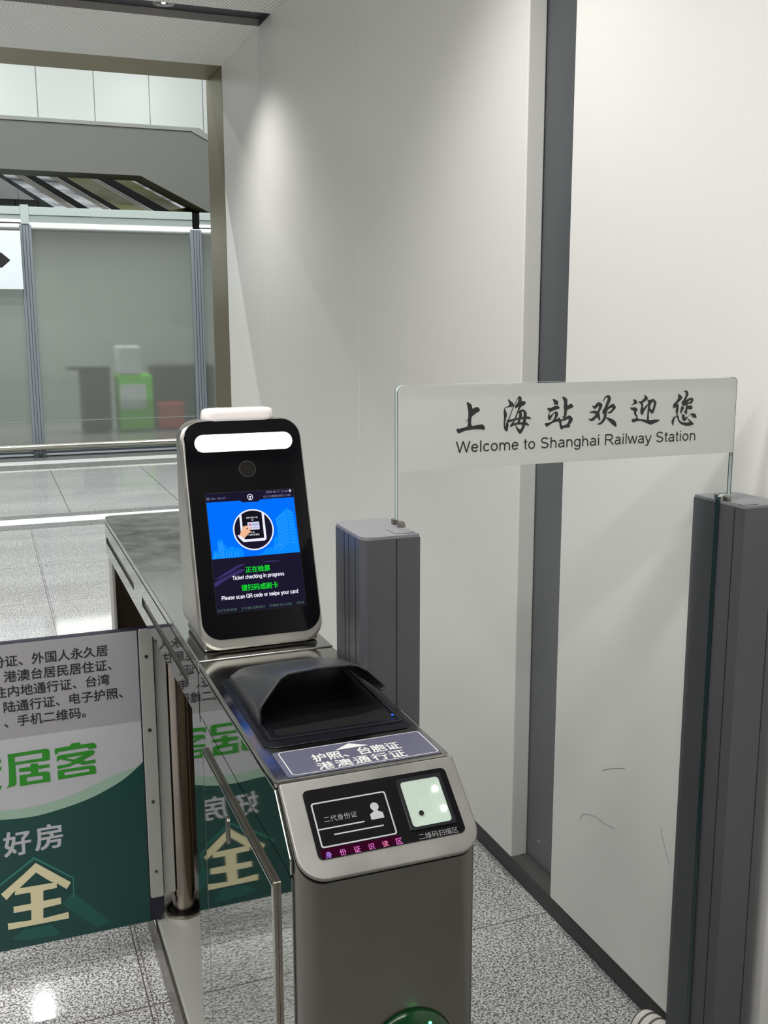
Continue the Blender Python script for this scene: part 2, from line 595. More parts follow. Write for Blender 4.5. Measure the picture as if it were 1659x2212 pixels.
def box(bm, x0, x1, y0, y1, z0, z1):
    prism(bm, TOPF(0), [[(x0, y0), (x1, y0), (x1, y1), (x0, y1)]], z0, z1)


def tube(bm, path, r, n=14, cap=True, r2=None):
    P = [Vector(p) for p in path]
    rings = []
    for i, p in enumerate(P):
        t = (P[min(i + 1, len(P) - 1)] - P[max(i - 1, 0)]).normalized()
        a = t.orthogonal().normalized() if i == 0 else (rings_a - t * rings_a.dot(t)).normalized()
        rings_a = a
        b = t.cross(a)
        rr = r if r2 is None else r + (r2 - r) * i / max(1, len(P) - 1)
        rings.append([bm.verts.new(p + (a * math.cos(2 * math.pi * k / n) + b * math.sin(2 * math.pi * k / n)) * rr) for k in range(n)])
    for i in range(len(rings) - 1):
        for k in range(n):
            bm.faces.new((rings[i][k], rings[i][(k + 1) % n], rings[i + 1][(k + 1) % n], rings[i + 1][k]))
    if cap:
        bm.faces.new(rings[0][::-1])
        bm.faces.new(rings[-1])


def loft(bm, sections, closed=True, cap=True):
    R = [[bm.verts.new(Vector(p)) for p in s] for s in sections]
    n = len(R[0])
    for i in range(len(R) - 1):
        for k in range(n if closed else n - 1):
            bm.faces.new((R[i][k], R[i][(k + 1) % n], R[i + 1][(k + 1) % n], R[i + 1][k]))
    if cap and closed:
        bm.faces.new(R[0][::-1])
        bm.faces.new(R[-1])
    bmesh.ops.recalc_face_normals(bm, faces=bm.faces[:])
    return R


ORIGIN = {}


def obj(name, bm, mat, parent=None, bevel=0.0, smooth=False, seg=2, auto=None):
    me = bpy.data.meshes.new(name)
    root = parent
    while root is not None and root.parent is not None:
        root = root.parent
    off = ORIGIN.get(root.name, Vector()) if root is not None else Vector()
    if off.length > 0:
        bmesh.ops.translate(bm, verts=bm.verts[:], vec=-off)
    if smooth or auto:
        for f in bm.faces:
            f.smooth = True
        if auto:
            for e in bm.edges:
                if len(e.link_faces) == 2 and e.calc_face_angle(0) > auto:
                    e.smooth = False
    bm.to_mesh(me)
    bm.free()
    o = bpy.data.objects.new(name, me)
    me.materials.append(mat if not isinstance(mat, str) else M[mat])
    COL.objects.link(o)
    o.parent = parent
    if bevel > 0:
        b = o.modifiers.new('bevel', 'BEVEL')
        b.width = bevel
        b.segments = seg
        b.limit_method = 'ANGLE'
        b.angle_limit = math.radians(35)
    return o


def tag(o, label=None, cat=None, group=None, kind=None):
    for k, v in (('label', label), ('category', cat), ('group', group), ('kind', kind)):
        if v:
            o[k] = v
    return o


def thing(name, loc, label, cat, group=None, kind=None):
    o = bpy.data.objects.new(name, None)
    o.empty_display_size = 0.05
    COL.objects.link(o)
    o.location = loc
    ORIGIN[o.name] = Vector(loc)
    return tag(o, label, cat, group, kind)


def solid(name, frame, loops, w0, w1, mat, parent=None, **kw):
    bm = bmesh.new()
    prism(bm, frame, loops, w0, w1)
    return obj(name, bm, mat, parent, **kw)


def slab(name, x0, x1, y0, y1, z0, z1, mat, parent=None, **kw):
    bm = bmesh.new()
    box(bm, x0, x1, y0, y1, z0, z1)
    return obj(name, bm, mat, parent, **kw)


def decal(name, frame, shapes, w, mat, parent):
    """flat print: shapes = list of loop-lists"""
    bm = bmesh.new()
    for i, loops in enumerate(shapes):
        fill(bm, frame, loops, w + (i % 9) * 2.5e-5)
    return obj(name, bm, mat, parent)


def glyphs(text, bold=0.0, spacing=1.0):
    cu = bpy.data.curves.new('tmp_text', 'FONT')
    cu.body = text
    cu.size = 1.0
    cu.space_character = spacing
    cu.resolution_u = 4
    cu.fill_mode = 'FRONT'
    o = bpy.data.objects.new('tmp_text', cu)
    COL.objects.link(o)
    dg = bpy.context.evaluated_depsgraph_get()
    ev = o.evaluated_get(dg)
    me = ev.to_mesh()
    V = [v.co.copy() for v in me.vertices]
    F = [tuple(p.vertices) for p in me.polygons]
    ev.to_mesh_clear()
    bpy.data.objects.remove(o)
    bpy.data.curves.remove(cu)
    return V, F


def add_text(bm, frame, text, x0, x1, y0, y1, w, bold=0.0, spacing=1.0, keep=False):
    """letters stretched to the box x0..x1, y0..y1 of the frame"""
    V, F = glyphs(text, bold, spacing)
    if not V:
        return
    ax, bx = min(v.x for v in V), max(v.x for v in V)
    ay, by = min(v.y for v in V), max(v.y for v in V)
    k = bold * (y1 - y0)
    for ci, (sx, sy) in enumerate(((0, 0),) if k <= 0 else ((-1, -1), (1, -1), (-1, 1), (1, 1), (0, 0))):
        vs = [bm.verts.new(frame(x0 + (v.x - ax) / (bx - ax) * (x1 - x0) + k * sx, y0 + (v.y - ay) / max(1e-6, by - ay) * (y1 - y0) + k * sy, w + ci * 4e-5)) for v in V]
        for f in F:
            nf = bm.faces.new([vs[i] for i in f])
            nf.normal_update()
            if nf.normal.dot(frame.n) < 0:
                nf.normal_flip()


def text(name, frame, txt, x0, x1, y0, y1, w, mat, parent, bold=0.0, spacing=1.0):
    bm = bmesh.new()
    add_text(bm, frame, txt, x0, x1, y0, y1, w, bold, spacing)
    return obj(name, bm, mat, parent)


def arc(cx, cy, rx, ry, a0, a1, n=12):
    return [(cx + rx * math.cos(math.radians(a0 + (a1 - a0) * i / n)), cy + ry * math.sin(math.radians(a0 + (a1 - a0) * i / n))) for i in range(n + 1)]


def latin():
    """plain sans letters as stroke paths, cap height 1"""
    x = 0.725
    bowl = lambda cx: arc(cx, x / 2, 0.27, x / 2 - 0.06, 0, 360, 20)
    arch = lambda x0, x1: [(x0, x * 0.52)] + arc((x0 + x1) / 2, x * 0.52, (x1 - x0) / 2, x * 0.48 - 0.06, 180, 0, 10) + [(x1, 0)]
    stem = lambda a, b, c: [(a, b), (a, c)]
    dot = lambda a: [(a, 0.87), (a, 1.0)]
    g = {
        'W': (1.32, [[(0.06, 1), (0.36, 0.0)], [(0.35, 0.0), (0.66, 1.0)], [(0.66, 1.0), (0.97, 0.0)], [(0.96, 0.0), (1.26, 1)]]),
        'T': (0.85, [stem(0.425, 0, 0.94), [(0.03, 0.94), (0.82, 0.94)]]),
        'S': (0.93, [arc(0.465, 0.725, 0.31, 0.215, 25, 250, 14) + arc(0.465, 0.275, 0.33, 0.22, 75, -155, 14)]),
        'R': (1.01, [stem(0.17, 0, 1), [(0.17, 0.94), (0.55, 0.94)] + arc(0.55, 0.715, 0.30, 0.225, 90, -90, 12) + [(0.17, 0.49)], [(0.5, 0.49), (0.66, 0.38), (0.93, 0.0)]]),
        'P': (0.93, [stem(0.17, 0, 1), [(0.17, 0.94), (0.55, 0.94)] + arc(0.55, 0.69, 0.29, 0.25, 90, -90, 12) + [(0.17, 0.44)]]),
        'Q': (1.08, [arc(0.54, 0.5, 0.42, 0.45, 0, 360, 28), [(0.62, 0.25), (0.98, -0.04)]]),
        'e': (0.776, [[(0.13, 0.385), (0.66, 0.385)], arc(0.39, x / 2, 0.265, x / 2 - 0.06, 4, 325, 22)]),
        'l': (0.31, [stem(0.155, 0, 1)]),
        'c': (0.70, [arc(0.39, x / 2, 0.27, x / 2 - 0.06, 40, 320, 18)]),
        'o': (0.776, [bowl(0.388)]),
        'm': (1.16, [stem(0.14, 0, x), arch(0.14, 0.58), arch(0.58, 1.03)]),
        'n': (0.776, [stem(0.14, 0, x), arch(0.14, 0.63)]),
        'h': (0.776, [stem(0.14, 0, 1), arch(0.14, 0.63)]),
        'u': (0.776, [[(0.14, x)] + arc(0.385, 0.30, 0.245, 0.24, 180, 360, 10) + [(0.63, x)], stem(0.63, 0, x)]),
        't': (0.40, [[(0.19, 0.92), (0.19, 0.17)] + arc(0.31, 0.17, 0.12, 0.12, 180, 280, 6), [(0.03, 0.68), (0.36, 0.68)]]),
        'a': (0.776, [arc(0.385, 0.47, 0.235, 0.205, 150, 0, 10) + [(0.62, 0.12), (0.66, 0.0)], [(0.62, 0.42), (0.40, 0.385)] + arc(0.33, 0.215, 0.21, 0.165, 90, 290, 12) + [(0.52, 0.10), (0.62, 0.22)]]),
        'g': (0.776, [bowl(0.375), [(0.635, x), (0.635, -0.02)] + arc(0.38, -0.02, 0.255, 0.21, 0, -160, 12)]),
        'd': (0.776, [bowl(0.375), stem(0.635, 0, 1)]),
        'p': (0.776, [bowl(0.40), stem(0.14, -0.28, x)]),
        'i': (0.31, [stem(0.155, 0, x), dot(0.155)]),
        'w': (1.0, [[(0.04, x), (0.28, 0.0)], [(0.27, 0.0), (0.5, x)], [(0.5, x), (0.73, 0.0)], [(0.72, 0.0), (0.96, x)]]),
        'y': (0.70, [[(0.05, x), (0.36, 0.02)], [(0.65, x), (0.36, -0.07), (0.30, -0.18), (0.22, -0.23), (0.09, -0.22)]]),
        'k': (0.70, [stem(0.14, 0, 1), [(0.62, x), (0.16, 0.25)], [(0.33, 0.42), (0.65, 0.0)]]),
        'r': (0.465, [stem(0.14, 0, x), [(0.14, 0.44)] + arc(0.36, 0.44, 0.22, 0.22, 170, 75, 8)]),
        's': (0.70, [arc(0.345, 0.525, 0.21, 0.145, 25, 250, 10) + arc(0.345, 0.205, 0.235, 0.145, 75, -155, 10)]),
        ' ': (0.388, []),
    }
    return g


def add_latin(bm, frame, s, x0, x1, base, cap, w, weight=0.125):
    g = latin()
    tot = sum(g[c][0] for c in s) - 0.1
    kx, cx = (x1 - x0) / tot, x0 - 0.05 * (x1 - x0) / tot
    i = 0
    for c in s:
        for st in g[c][1]:
            pts = [(cx + a * kx, base + b * cap) for a, b in st]
            closed = c in 'oQgdp' and len(st) > 20 and (Vector(pts[0]) - Vector(pts[-1])).length < 1e-7
            i += 1
            fill(bm, frame, ribbon(pts[:-1], weight * cap, True) if closed else ribbon(pts, weight * cap), w + (i % 3) * 2e-5)
        cx += g[c][0] * kx


def words(name, frame, s, x0, x1, base, cap, w, mat, parent, weight=0.125):
    bm = bmesh.new()
    add_latin(bm, frame, s, x0, x1, base, cap, w, weight)
    return obj(name, bm, mat, parent)


def mm(loops):
    return [[(a / 1e4, b / 1e4) for a, b in lp] for lp in loops]


# traced outlines, in tenths of a millimetre on their own panels
BRUSH=[[[[(6602,13871),(6649,13854),(6682,13823),(6697,13774),(6752,13793),(6789,13788),(6816,13755),(6803,13726),(6762,13709),(6713,13674),(6682,13643),(6684,13527),(6773,13528),(6860,13534),(6889,13510),(6907,13476),(6890,13452),(6824,13463),(6666,13463),(6646,13447),(6625,13459),(6552,13442),(6478,13416),(6449,13438),(6441,13468),(6453,13494),(6469,13481),(6543,13498),(6612,13514),(6623,13595),(6587,13578),(6583,13582),(6623,13621),(6628,13706),(6621,13766),(6604,13833)]]],[[[(7279,13896),(7327,13866),(7362,13839),(7384,13801),(7359,13783),(7287,13774),(7228,13757),(7221,13765),(7262,13782),(7307,13811),(7290,13856)]],[[(7222,13757),(7235,13745),(7268,13677),(7261,13624),(7245,13564),(7238,13482),(7266,13556),(7297,13525),(7282,13419),(7252,13422),(7226,13452),(7215,13520),(7218,13626),(7211,13709)]],[[(7262,13571),(7299,13608),(7339,13712),(7376,13797),(7390,13801),(7352,13704),(7312,13592),(7300,13562)]],[[(7380,13801),(7421,13871),(7453,13925),(7474,13935),(7506,13914),(7516,13855),(7553,13862),(7582,13831),(7560,13803),(7504,13773),(7471,13715),(7427,13618),(7394,13544),(7357,13485),(7332,13476),(7327,13508),(7368,13552),(7401,13619),(7441,13708),(7461,13776),(7415,13753),(7397,13782),(7414,13807),(7447,13844),(7462,13900),(7429,13867),(7392,13800)]],[[(7463,13711),(7531,13734),(7578,13711),(7603,13673),(7598,13612),(7591,13536),(7571,13469),(7535,13401),(7497,13366),(7466,13389),(7422,13467),(7416,13509),(7438,13481),(7482,13438),(7512,13448),(7532,13516),(7547,13606),(7549,13675),(7536,13699),(7468,13685)]],[[(7476,13707),(7510,13699),(7520,13645),(7504,13585),(7480,13533),(7437,13519),(7461,13587),(7473,13647)]],[[(7266,13575),(7342,13591),(7444,13610),(7538,13623),(7623,13626),(7658,13614),(7678,13583),(7624,13588),(7538,13588),(7453,13583),(7360,13560),(7292,13548)]],[[(7335,13516),(7420,13535),(7514,13543),(7583,13540),(7626,13520),(7646,13487),(7584,13495),(7515,13505),(7421,13505),(7344,13485)]]],[[[(8044,13877),(8095,13863),(8133,13842),(8141,13810),(8135,13784),(8084,13789),(8057,13803),(8071,13816),(8051,13849)]],[[(7951,13739),(8016,13741),(8080,13767),(8126,13771),(8164,13752),(8163,13728),(8119,13713),(8036,13692),(8004,13677),(7973,13702)]],[[(8008,13685),(7991,13645),(7996,13628),(8037,13643),(8092,13682),(8129,13677),(8147,13639),(8132,13599),(8105,13568),(8142,13575),(8169,13590),(8189,13557),(8181,13524),(8106,13527),(8024,13494),(7960,13456),(7936,13469),(7917,13506),(7977,13516),(8041,13538),(8085,13601),(8088,13658),(8047,13619),(8012,13559),(7985,13558),(7967,13597),(7974,13645)]],[[(8207,13896),(8228,13904),(8271,13887),(8300,13853),(8305,13772),(8360,13795),(8385,13784),(8410,13748),(8370,13725),(8304,13697),(8290,13614),(8254,13575),(8211,13601),(8243,13612),(8249,13701),(8238,13750),(8243,13823)]],[[(8160,13590),(8198,13556),(8272,13586),(8327,13613),(8365,13607),(8404,13565),(8392,13517),(8356,13469),(8360,13432),(8315,13431),(8249,13424),(8217,13402),(8188,13430),(8164,13525),(8156,13574)],[(8213,13531),(8273,13541),(8329,13564),(8326,13519),(8294,13479),(8220,13466)]]],[[[(8743,13754),(8781,13745),(8832,13792),(8870,13799),(8914,13782),(8930,13744),(8908,13695),(8881,13647),(8893,13581),(8901,13522),(8877,13523),(8841,13566),(8795,13530),(8752,13510),(8714,13521),(8679,13565),(8722,13545),(8774,13577),(8810,13616),(8771,13634),(8699,13645),(8751,13668),(8808,13674),(8847,13665),(8867,13746),(8816,13707),(8788,13698),(8758,13725)]],[[(8933,13793),(8945,13842),(8981,13891),(9029,13906),(9063,13888),(9080,13847),(9063,13798),(9027,13725),(9074,13752),(9122,13767),(9162,13741),(9174,13703),(9136,13663),(9090,13623),(9041,13623),(9026,13638),(9079,13657),(9115,13705),(9048,13691),(9016,13642),(9010,13568),(8988,13519),(8941,13471),(8884,13450),(8841,13463),(8902,13489),(8948,13546),(8964,13611),(8940,13616),(8933,13670),(8961,13702),(8996,13783),(9021,13857),(8992,13870),(8955,13826)]],[[(9005,13560),(9074,13549),(9143,13518),(9178,13491),(9195,13453),(9202,13407),(9157,13421),(9086,13478),(9026,13530)]]],[[[(9484,13823),(9526,13822),(9560,13797),(9566,13769),(9548,13754),(9498,13744),(9456,13731),(9496,13767),(9502,13791)]],[[(9443,13710),(9467,13697),(9523,13703),(9566,13682),(9579,13662),(9551,13611),(9581,13567),(9598,13522),(9683,13507),(9817,13491),(9912,13495),(9988,13491),(10003,13480),(9971,13457),(9877,13424),(9835,13416),(9762,13441),(9685,13471),(9609,13485),(9502,13464),(9476,13511),(9555,13528),(9559,13552),(9517,13593),(9512,13644),(9469,13658),(9449,13682)]],[[(9696,13892),(9720,13883),(9765,13838),(9743,13807),(9679,13770),(9679,13738),(9684,13682),(9720,13713),(9765,13743),(9767,13719),(9705,13634),(9680,13578),(9646,13588),(9629,13644),(9643,13731),(9589,13780),(9584,13792),(9640,13795),(9694,13845)]],[[(9759,13807),(9814,13809),(9861,13824),(9895,13803),(9927,13766),(9911,13691),(9886,13620),(9854,13587),(9820,13610),(9798,13627),(9796,13559),(9797,13495),(9762,13497),(9765,13576),(9769,13672),(9770,13751)],[(9868,13780),(9836,13757),(9813,13710),(9819,13670),(9846,13655),(9864,13677),(9877,13740)]]],[[[(10331,13890),(10381,13869),(10420,13832),(10400,13796),(10331,13734),(10356,13713),(10356,13636),(10341,13556),(10317,13565),(10303,13622),(10305,13678),(10258,13660),(10249,13720),(10309,13775),(10339,13830)]],[[(10443,13923),(10478,13942),(10519,13921),(10536,13881),(10519,13841),(10494,13793),(10559,13815),(10603,13822),(10634,13797),(10631,13765),(10604,13729),(10536,13719),(10528,13695),(10586,13698),(10622,13676),(10624,13648),(10590,13633),(10531,13639),(10529,13598),(10517,13550),(10455,13613),(10484,13616),(10493,13696),(10430,13690),(10424,13715),(10408,13747),(10457,13810),(10482,13874),(10470,13910)],[(10525,13744),(10571,13783),(10591,13774),(10568,13755)]],[[(10411,13691),(10466,13665),(10439,13625),(10409,13562),(10391,13611),(10403,13659)]],[[(10250,13535),(10285,13518),(10322,13549),(10362,13539),(10380,13482),(10426,13440),(10505,13425),(10564,13427),(10573,13438),(10541,13476),(10525,13497),(10581,13467),(10666,13402),(10645,13383),(10568,13369),(10489,13377),(10419,13404),(10372,13442),(10340,13500),(10329,13524),(10296,13501),(10276,13429),(10264,13381),(10238,13423),(10235,13463),(10262,13511)]],[[(10429,13557),(10478,13551),(10490,13510),(10548,13525),(10590,13560),(10644,13568),(10694,13552),(10715,13502),(10688,13491),(10637,13509),(10596,13547),(10549,13516),(10485,13442),(10433,13488)]]]]
GREEN=[[[(-59,5724),(748,5732),(796,5710),(817,5669),(812,5489),(800,5454),(85,5457),(87,5045),(75,5004),(45,4977),(-139,4948),(-99,4980),(-70,5040),(-52,5405)],[(88,5645),(656,5652),(658,5525),(80,5519)]],[[(155,5359),(396,5362),(400,5427),(554,5419),(555,5364),(800,5360),(796,5289),(550,5282),(551,5206),(716,5199),(774,5179),(795,5142),(794,4951),(148,4948),(155,5197),(396,5199),(390,5265),(156,5279)],[(304,5128),(643,5120),(643,5026),(298,5024)]],[[(926,5700),(1267,5715),(1270,5765),(1475,5770),(1475,5711),(1755,5710),(1804,5681),(1822,5640),(1819,5579),(1648,5573),(1640,5625),(991,5613),(989,5570),(924,5569)]],[[(959,5498),(990,5526),(1030,5530),(1726,5543),(1766,5526),(1778,5486),(1751,5435),(1505,5332),(1593,5302),(1784,5308),(1790,5229),(1509,5227),(1382,5286),(1230,5234),(962,5213),(957,5290),(1194,5295),(1295,5322),(1160,5388),(1043,5419),(1124,5454),(1318,5384),(1561,5455),(1104,5452),(1004,5425),(958,5378)]],[[(960,5180),(1707,5181),(1766,5155),(1785,5119),(1787,4974),(961,4960)],[(1095,5113),(1643,5109),(1644,5043),(1100,5035)]],[[(-291,5649),(-225,5653),(-199,5623),(-203,5559),(-297,5558)]],[[(-304,5458),(-200,5458),(-205,5387),(-309,5388)]],[[(-369,5049),(-220,5023),(-244,4941),(-377,4942)]]]
QUAN=[[[(365,3058),(1096,2426),(994,2277),(787,2469),(781,2356),(488,2350),(473,2102),(855,2100),(853,1939),(462,1920),(447,1670),(1003,1705),(1002,1543),(-313,1556),(-314,1717),(189,1683),(204,1933),(-170,1940),(-168,2094),(206,2092),(211,2365),(-123,2370),(-108,2480),(-304,2288),(-409,2456),(103,2842)],[(358,2824),(621,2573),(717,2498),(-16,2515)]]]
ROOF=[[[(342,3207),(1163,2536),(1147,2022),(1126,2026),(1137,2513),(343,3153),(-658,2488),(-679,2524)]]]
FACET=[[[(846,1949),(1142,2162),(1921,1237),(1583,1173)]],[[(-272,1285),(18,1493),(617,1483),(802,1178),(119,1201)]]]
ARC_A=[(-311,4225),(72,4188),(461,4181),(858,4228),(1261,4301),(1670,4407),(2087,4572),(2426,4748),(2823,5056)]
ARC_B=[(-296,4441),(86,4406),(476,4422),(872,4461),(1275,4554),(1685,4687),(2100,4840),(2476,4929)]
MARKS=[[(1.9211,0.3517),(1.9102,0.3709),(1.8833,0.3848),(1.8452,0.3927),(1.8206,0.392),(1.7771,0.3987)],[(1.6172,0.4821),(1.6128,0.4648),(1.6019,0.4446),(1.5844,0.4178)],[(1.836,0.5122),(1.8147,0.5246),(1.785,0.5395),(1.7507,0.553)]]
# ================================================================ the setting
CEIL = 2.772
WX = 1.235
bm = bmesh.new()
box(bm, -7, 6, -5, 26, -0.05, 0.0)
tag(obj('floor', bm, 'floor'), kind='structure')

bm = bmesh.new()
for y0, y1 in ((2.25, 3.4235), (3.4265, 4.7085), (4.7115, 5.449)):
    box(bm, WX, WX + 0.048, y0, y1, 0.086, 2.80)
for y0, y1 in ((-0.20, 2.044), (-2.9, -0.203)):
    box(bm, WX, WX + 0.048, y0, y1, 0.085, 2.95)
tag(obj('wall_right', bm, 'wall', bevel=0.003), kind='structure')
tag(slab('wall_core', WX + 0.075, WX + 0.12, -2.9, 5.449, 0.0, 2.95, 'base'), kind='structure').name = 'wall_right_core'
bm = bmesh.new()
box(bm, WX + 0.05, WX + 0.07, 2.0, 2.30, 0.092, 2.95)
strip = tag(obj('trim_1', bm, 'strip'), kind='structure')
bm = bmesh.new()
prism(bm, SIDEF(WX + 0.05), [circle(-2.19, 0.152, 0.0035, 12)], 0.0, 0.0012)
obj('rivet', bm, 'pale_steel', strip)
tag(slab('baseboard_right', WX + 0.03, WX + 0.074, -2.9, 5.449, 0.0, 0.0845, 'base', bevel=0.002), kind='structure')

SLOTS = [(4.487, 4.692), (1.98, 2.185), (-0.90, -0.695)]
bm = bmesh.new()
edges = [5.452] + [e for s in SLOTS for e in (s[1], s[0])] + [-4.5]
for i in range(0, len(edges), 2):
    box(bm, -6, WX - 0.001, edges[i + 1], edges[i], CEIL, CEIL + 0.018)
tag(obj('ceiling', bm, 'perf'), kind='structure')
bm = bmesh.new()
for a, b in SLOTS:
    box(bm, -6, WX + 0.02, a - 0.03, b + 0.03, CEIL + 0.030, CEIL + 0.045)
    box(bm, -6, WX + 0.02, a - 0.02, a - 0.001, CEIL + 0.019, CEIL + 0.0295)
    box(bm, WX - 0.0005, WX + 0.004, a, b, CEIL + 0.0005, CEIL + 0.0295)
tag(obj('trim_2', bm, 'slot'), kind='structure')
bm = bmesh.new()
for a, b in SLOTS:
    box(bm, -6, WX - 0.001, b + 0.0005, b + 0.02, CEIL + 0.0185, CEIL + 0.0295)
    box(bm, -6, WX - 0.001, b - 0.004, b, CEIL - 0.0005, CEIL + 0.0295)
tag(obj('trim_3', bm, 'slot_side'), kind='structure')

# champagne metal lining of the doorway
bm = bmesh.new()
box(bm, WX, WX + 0.08, 5.452, 5.835, 0.0, CEIL + 0.1)
box(bm, -6, WX - 0.001, 5.454, 5.79, CEIL, CEIL + 0.12)
tag(obj('trim_4', bm, 'gold', bevel=0.002), kind='structure')

# inlaid strips in the hall floor
for k, (a, b, mt) in enumerate(((7.84, 8.43, 'dark_stone'), (8.03, 8.26, 'white_stone'), (11.08, 12.6, 'dark_stone'), (11.45, 11.73, 'white_stone'))):
    tag(slab(f'trim_{5 + k}', -6, 5, a, b, 0.0, 0.001 + 0.001 * (k % 2), mt), kind='structure')

# back of the hall: tiled wall over a plastered portal beam
tag(slab('wall_back', -6, 7, 13.75, 13.9, 3.70, 7.5, 'white_tile'), kind='structure')
k = 13.2 / 15
bx = lambda x: x * k
bz = lambda z: H + (z - H) * k
bf = WALLF(13.2)
outer = [(-6, bz(4.111)), (bx(2.94), bz(4.095)), (bx(3.169), bz(3.983)), (4.5, bz(3.983) - 0.75), (4.5, bz(3.009) - 0.55), (bx(3.169), bz(3.009)), (bx(2.22), bz(3.47)), (-6, bz(3.50))]
tag(solid('trim_9', bf, [outer], -0.5, 0.0, 'concrete'), kind='structure')
lip = [(-6, bz(4.111)), (bx(2.94), bz(4.095)), (bx(3.169), bz(3.983)), (4.5, bz(3.983) - 0.75), (4.5, bz(4.064) - 0.66), (bx(3.172), bz(4.064)), (bx(3.06), bz(4.142)), (-6, bz(4.161))]
tag(solid('trim_10', bf, [lip], -0.5, 0.02, 'ledge'), kind='structure')
tag(slab('wall_far', -6, 8, 21.0, 21.1, 0.0, 3.72, 'grey_tile'), kind='structure').name = 'wall_back_low'
tag(slab('wall_far2', -6, 8, 20.9, 21.1, 3.721, 8.0, 'white_tile'), kind='structure').name = 'wall_back_high'
tag(slab('wall_shop', -6, 8, 16.2, 16.3, 0.0, 2.9, 'header_low'), kind='structure').name = 'wall_back_shop'

# ---------------------------------------------------------------- glazed partition of the hall
PY = 12.15
win = thing('window_1', (1.4, PY, 0), None, None, kind='structure')
bm = bmesh.new()
fp = WALLF(PY)
for x0, x1 in ((-1.30, 0.485), (0.60, 2.335), (2.445, 4.2)):
    solid('pane', fp, [[(x0, 0.06), (x1, 0.06), (x1, 2.54), (x0, 2.54)]], -0.012, 0.0, 'pane', win)
for x in (-1.31, 0.477, 2.328):
    solid('mullion', fp, [rrect(x, x + 0.126, 0.0, 2.53)], 0.001, 0.05, 'alu', win, bevel=0.006)
    bm = bmesh.new()
    for dx in (0.030, 0.061, 0.092):
        prism(bm, WALLF(PY - 0.05), [rrect(x + dx, x + dx + 0.008, 0.02, 2.52)], 0.0003, 0.0012)
    obj('mullion_groove', bm, 'alu_dark', win)
for x0, x1, dz in ((-1.30, 0.497, 0.03), (0.585, 2.352, 0.0), (2.437, 4.2, 0.03)):
    solid('header_panel', fp, [[(x0, 2.63), (x1, 2.63), (x1, 2.715), (x0, 2.715)]], 0.0, 0.06, 'header', win, bevel=0.004)
    solid('header_panel', fp, [[(x0, 2.552 + dz), (x1, 2.552 + dz), (x1, 2.629), (x0, 2.629)]], 0.0, 0.048, 'header_low', win)
    solid('light_strip', fp, [[(x0, 2.525 + dz), (x1, 2.525 + dz), (x1, 2.551 + dz), (x0, 2.551 + dz)]], 0.0, 0.055, 'led', win)
solid('header_cap', fp, [[(0.498, 2.535), (0.584, 2.535), (0.584, 2.735), (0.498, 2.735)]], 0.0, 0.062, 'header', win)
solid('header_cap', fp, [[(2.353, 2.535), (2.436, 2.535), (2.436, 2.71), (2.353, 2.71)]], 0.0, 0.03, 'belt', win)
for x0, x1 in ((-1.30, 0.476), (0.604, 2.327)):
    solid('transom_line', fp, [[(x0, 0.388), (x1, 0.388), (x1, 0.396), (x0, 0.396)]], 0.0005, 0.003, 'header_low', win)
solid('sill', fp, [[(-1.3, 0.0), (4.2, 0.0), (4.2, 0.058), (-1.3, 0.058)]], -0.02, 0.02, 'alu_dark', win)
solid('sill_edge', fp, [[(-1.3, 0.012), (4.2, 0.012), (4.2, 0.034), (-1.3, 0.034)]], 0.021, 0.03, 'sign_white', win)

rail = thing('guard_rail', (1.4, 12.02, 0), 'long polished steel rail along the foot of the frosted glass wall', 'rail')
bm = bmesh.new()
tube(bm, [(-1.3, 12.02, 0.118), (4.2, 12.02, 0.118)], 0.036, 20)
obj('tube', bm, 'rail', rail, auto=0.9)
for x in (0.50, 0.585, 2.35, 2.43):
    slab('bracket', x - 0.02, x + 0.02, 12.0, 12.097, 0.0, 0.081, 'alu_dark', rail, bevel=0.004)

sg = thing('direction_sign', (-0.2, 12.03, 2.14), 'white sign with black arrow pointing right, on the frosted glass wall', 'sign')
sf = WALLF(12.06)
solid('sign_panel', sf, [[(-0.9, 1.84), (0.482, 1.84), (0.482, 2.455), (-0.9, 2.455)]], 0.0, 0.03, 'sign_white', sg, bevel=0.003)
decal('arrow', sf, [[[(-0.35, 2.09), (0.12, 2.09), (0.17, 2.067), (0.277, 2.067), (0.366, 2.146), (0.277, 2.225), (0.17, 2.225), (0.12, 2.20), (-0.35, 2.20)]]], 0.031, 'ink', sg)

# things standing behind the frosted glass
OY = 14.4


def behind(px, z):
    s = OY / PY
    return px * s, H + (z - H) * s


def back_box(name, x0, x1, z0, z1, mat, label, cat, depth=0.5, top=None, y=OY):
    a, b0 = behind(x0, z0)
    c, d0 = behind(x1, z1)
    t = thing(name, ((a + c) / 2, y + depth / 2, max(0.0, b0)), label, cat)
    slab('body', a, c, y, y + depth, b0, d0, mat, t, bevel=0.015)
    return t, a, c, b0, d0


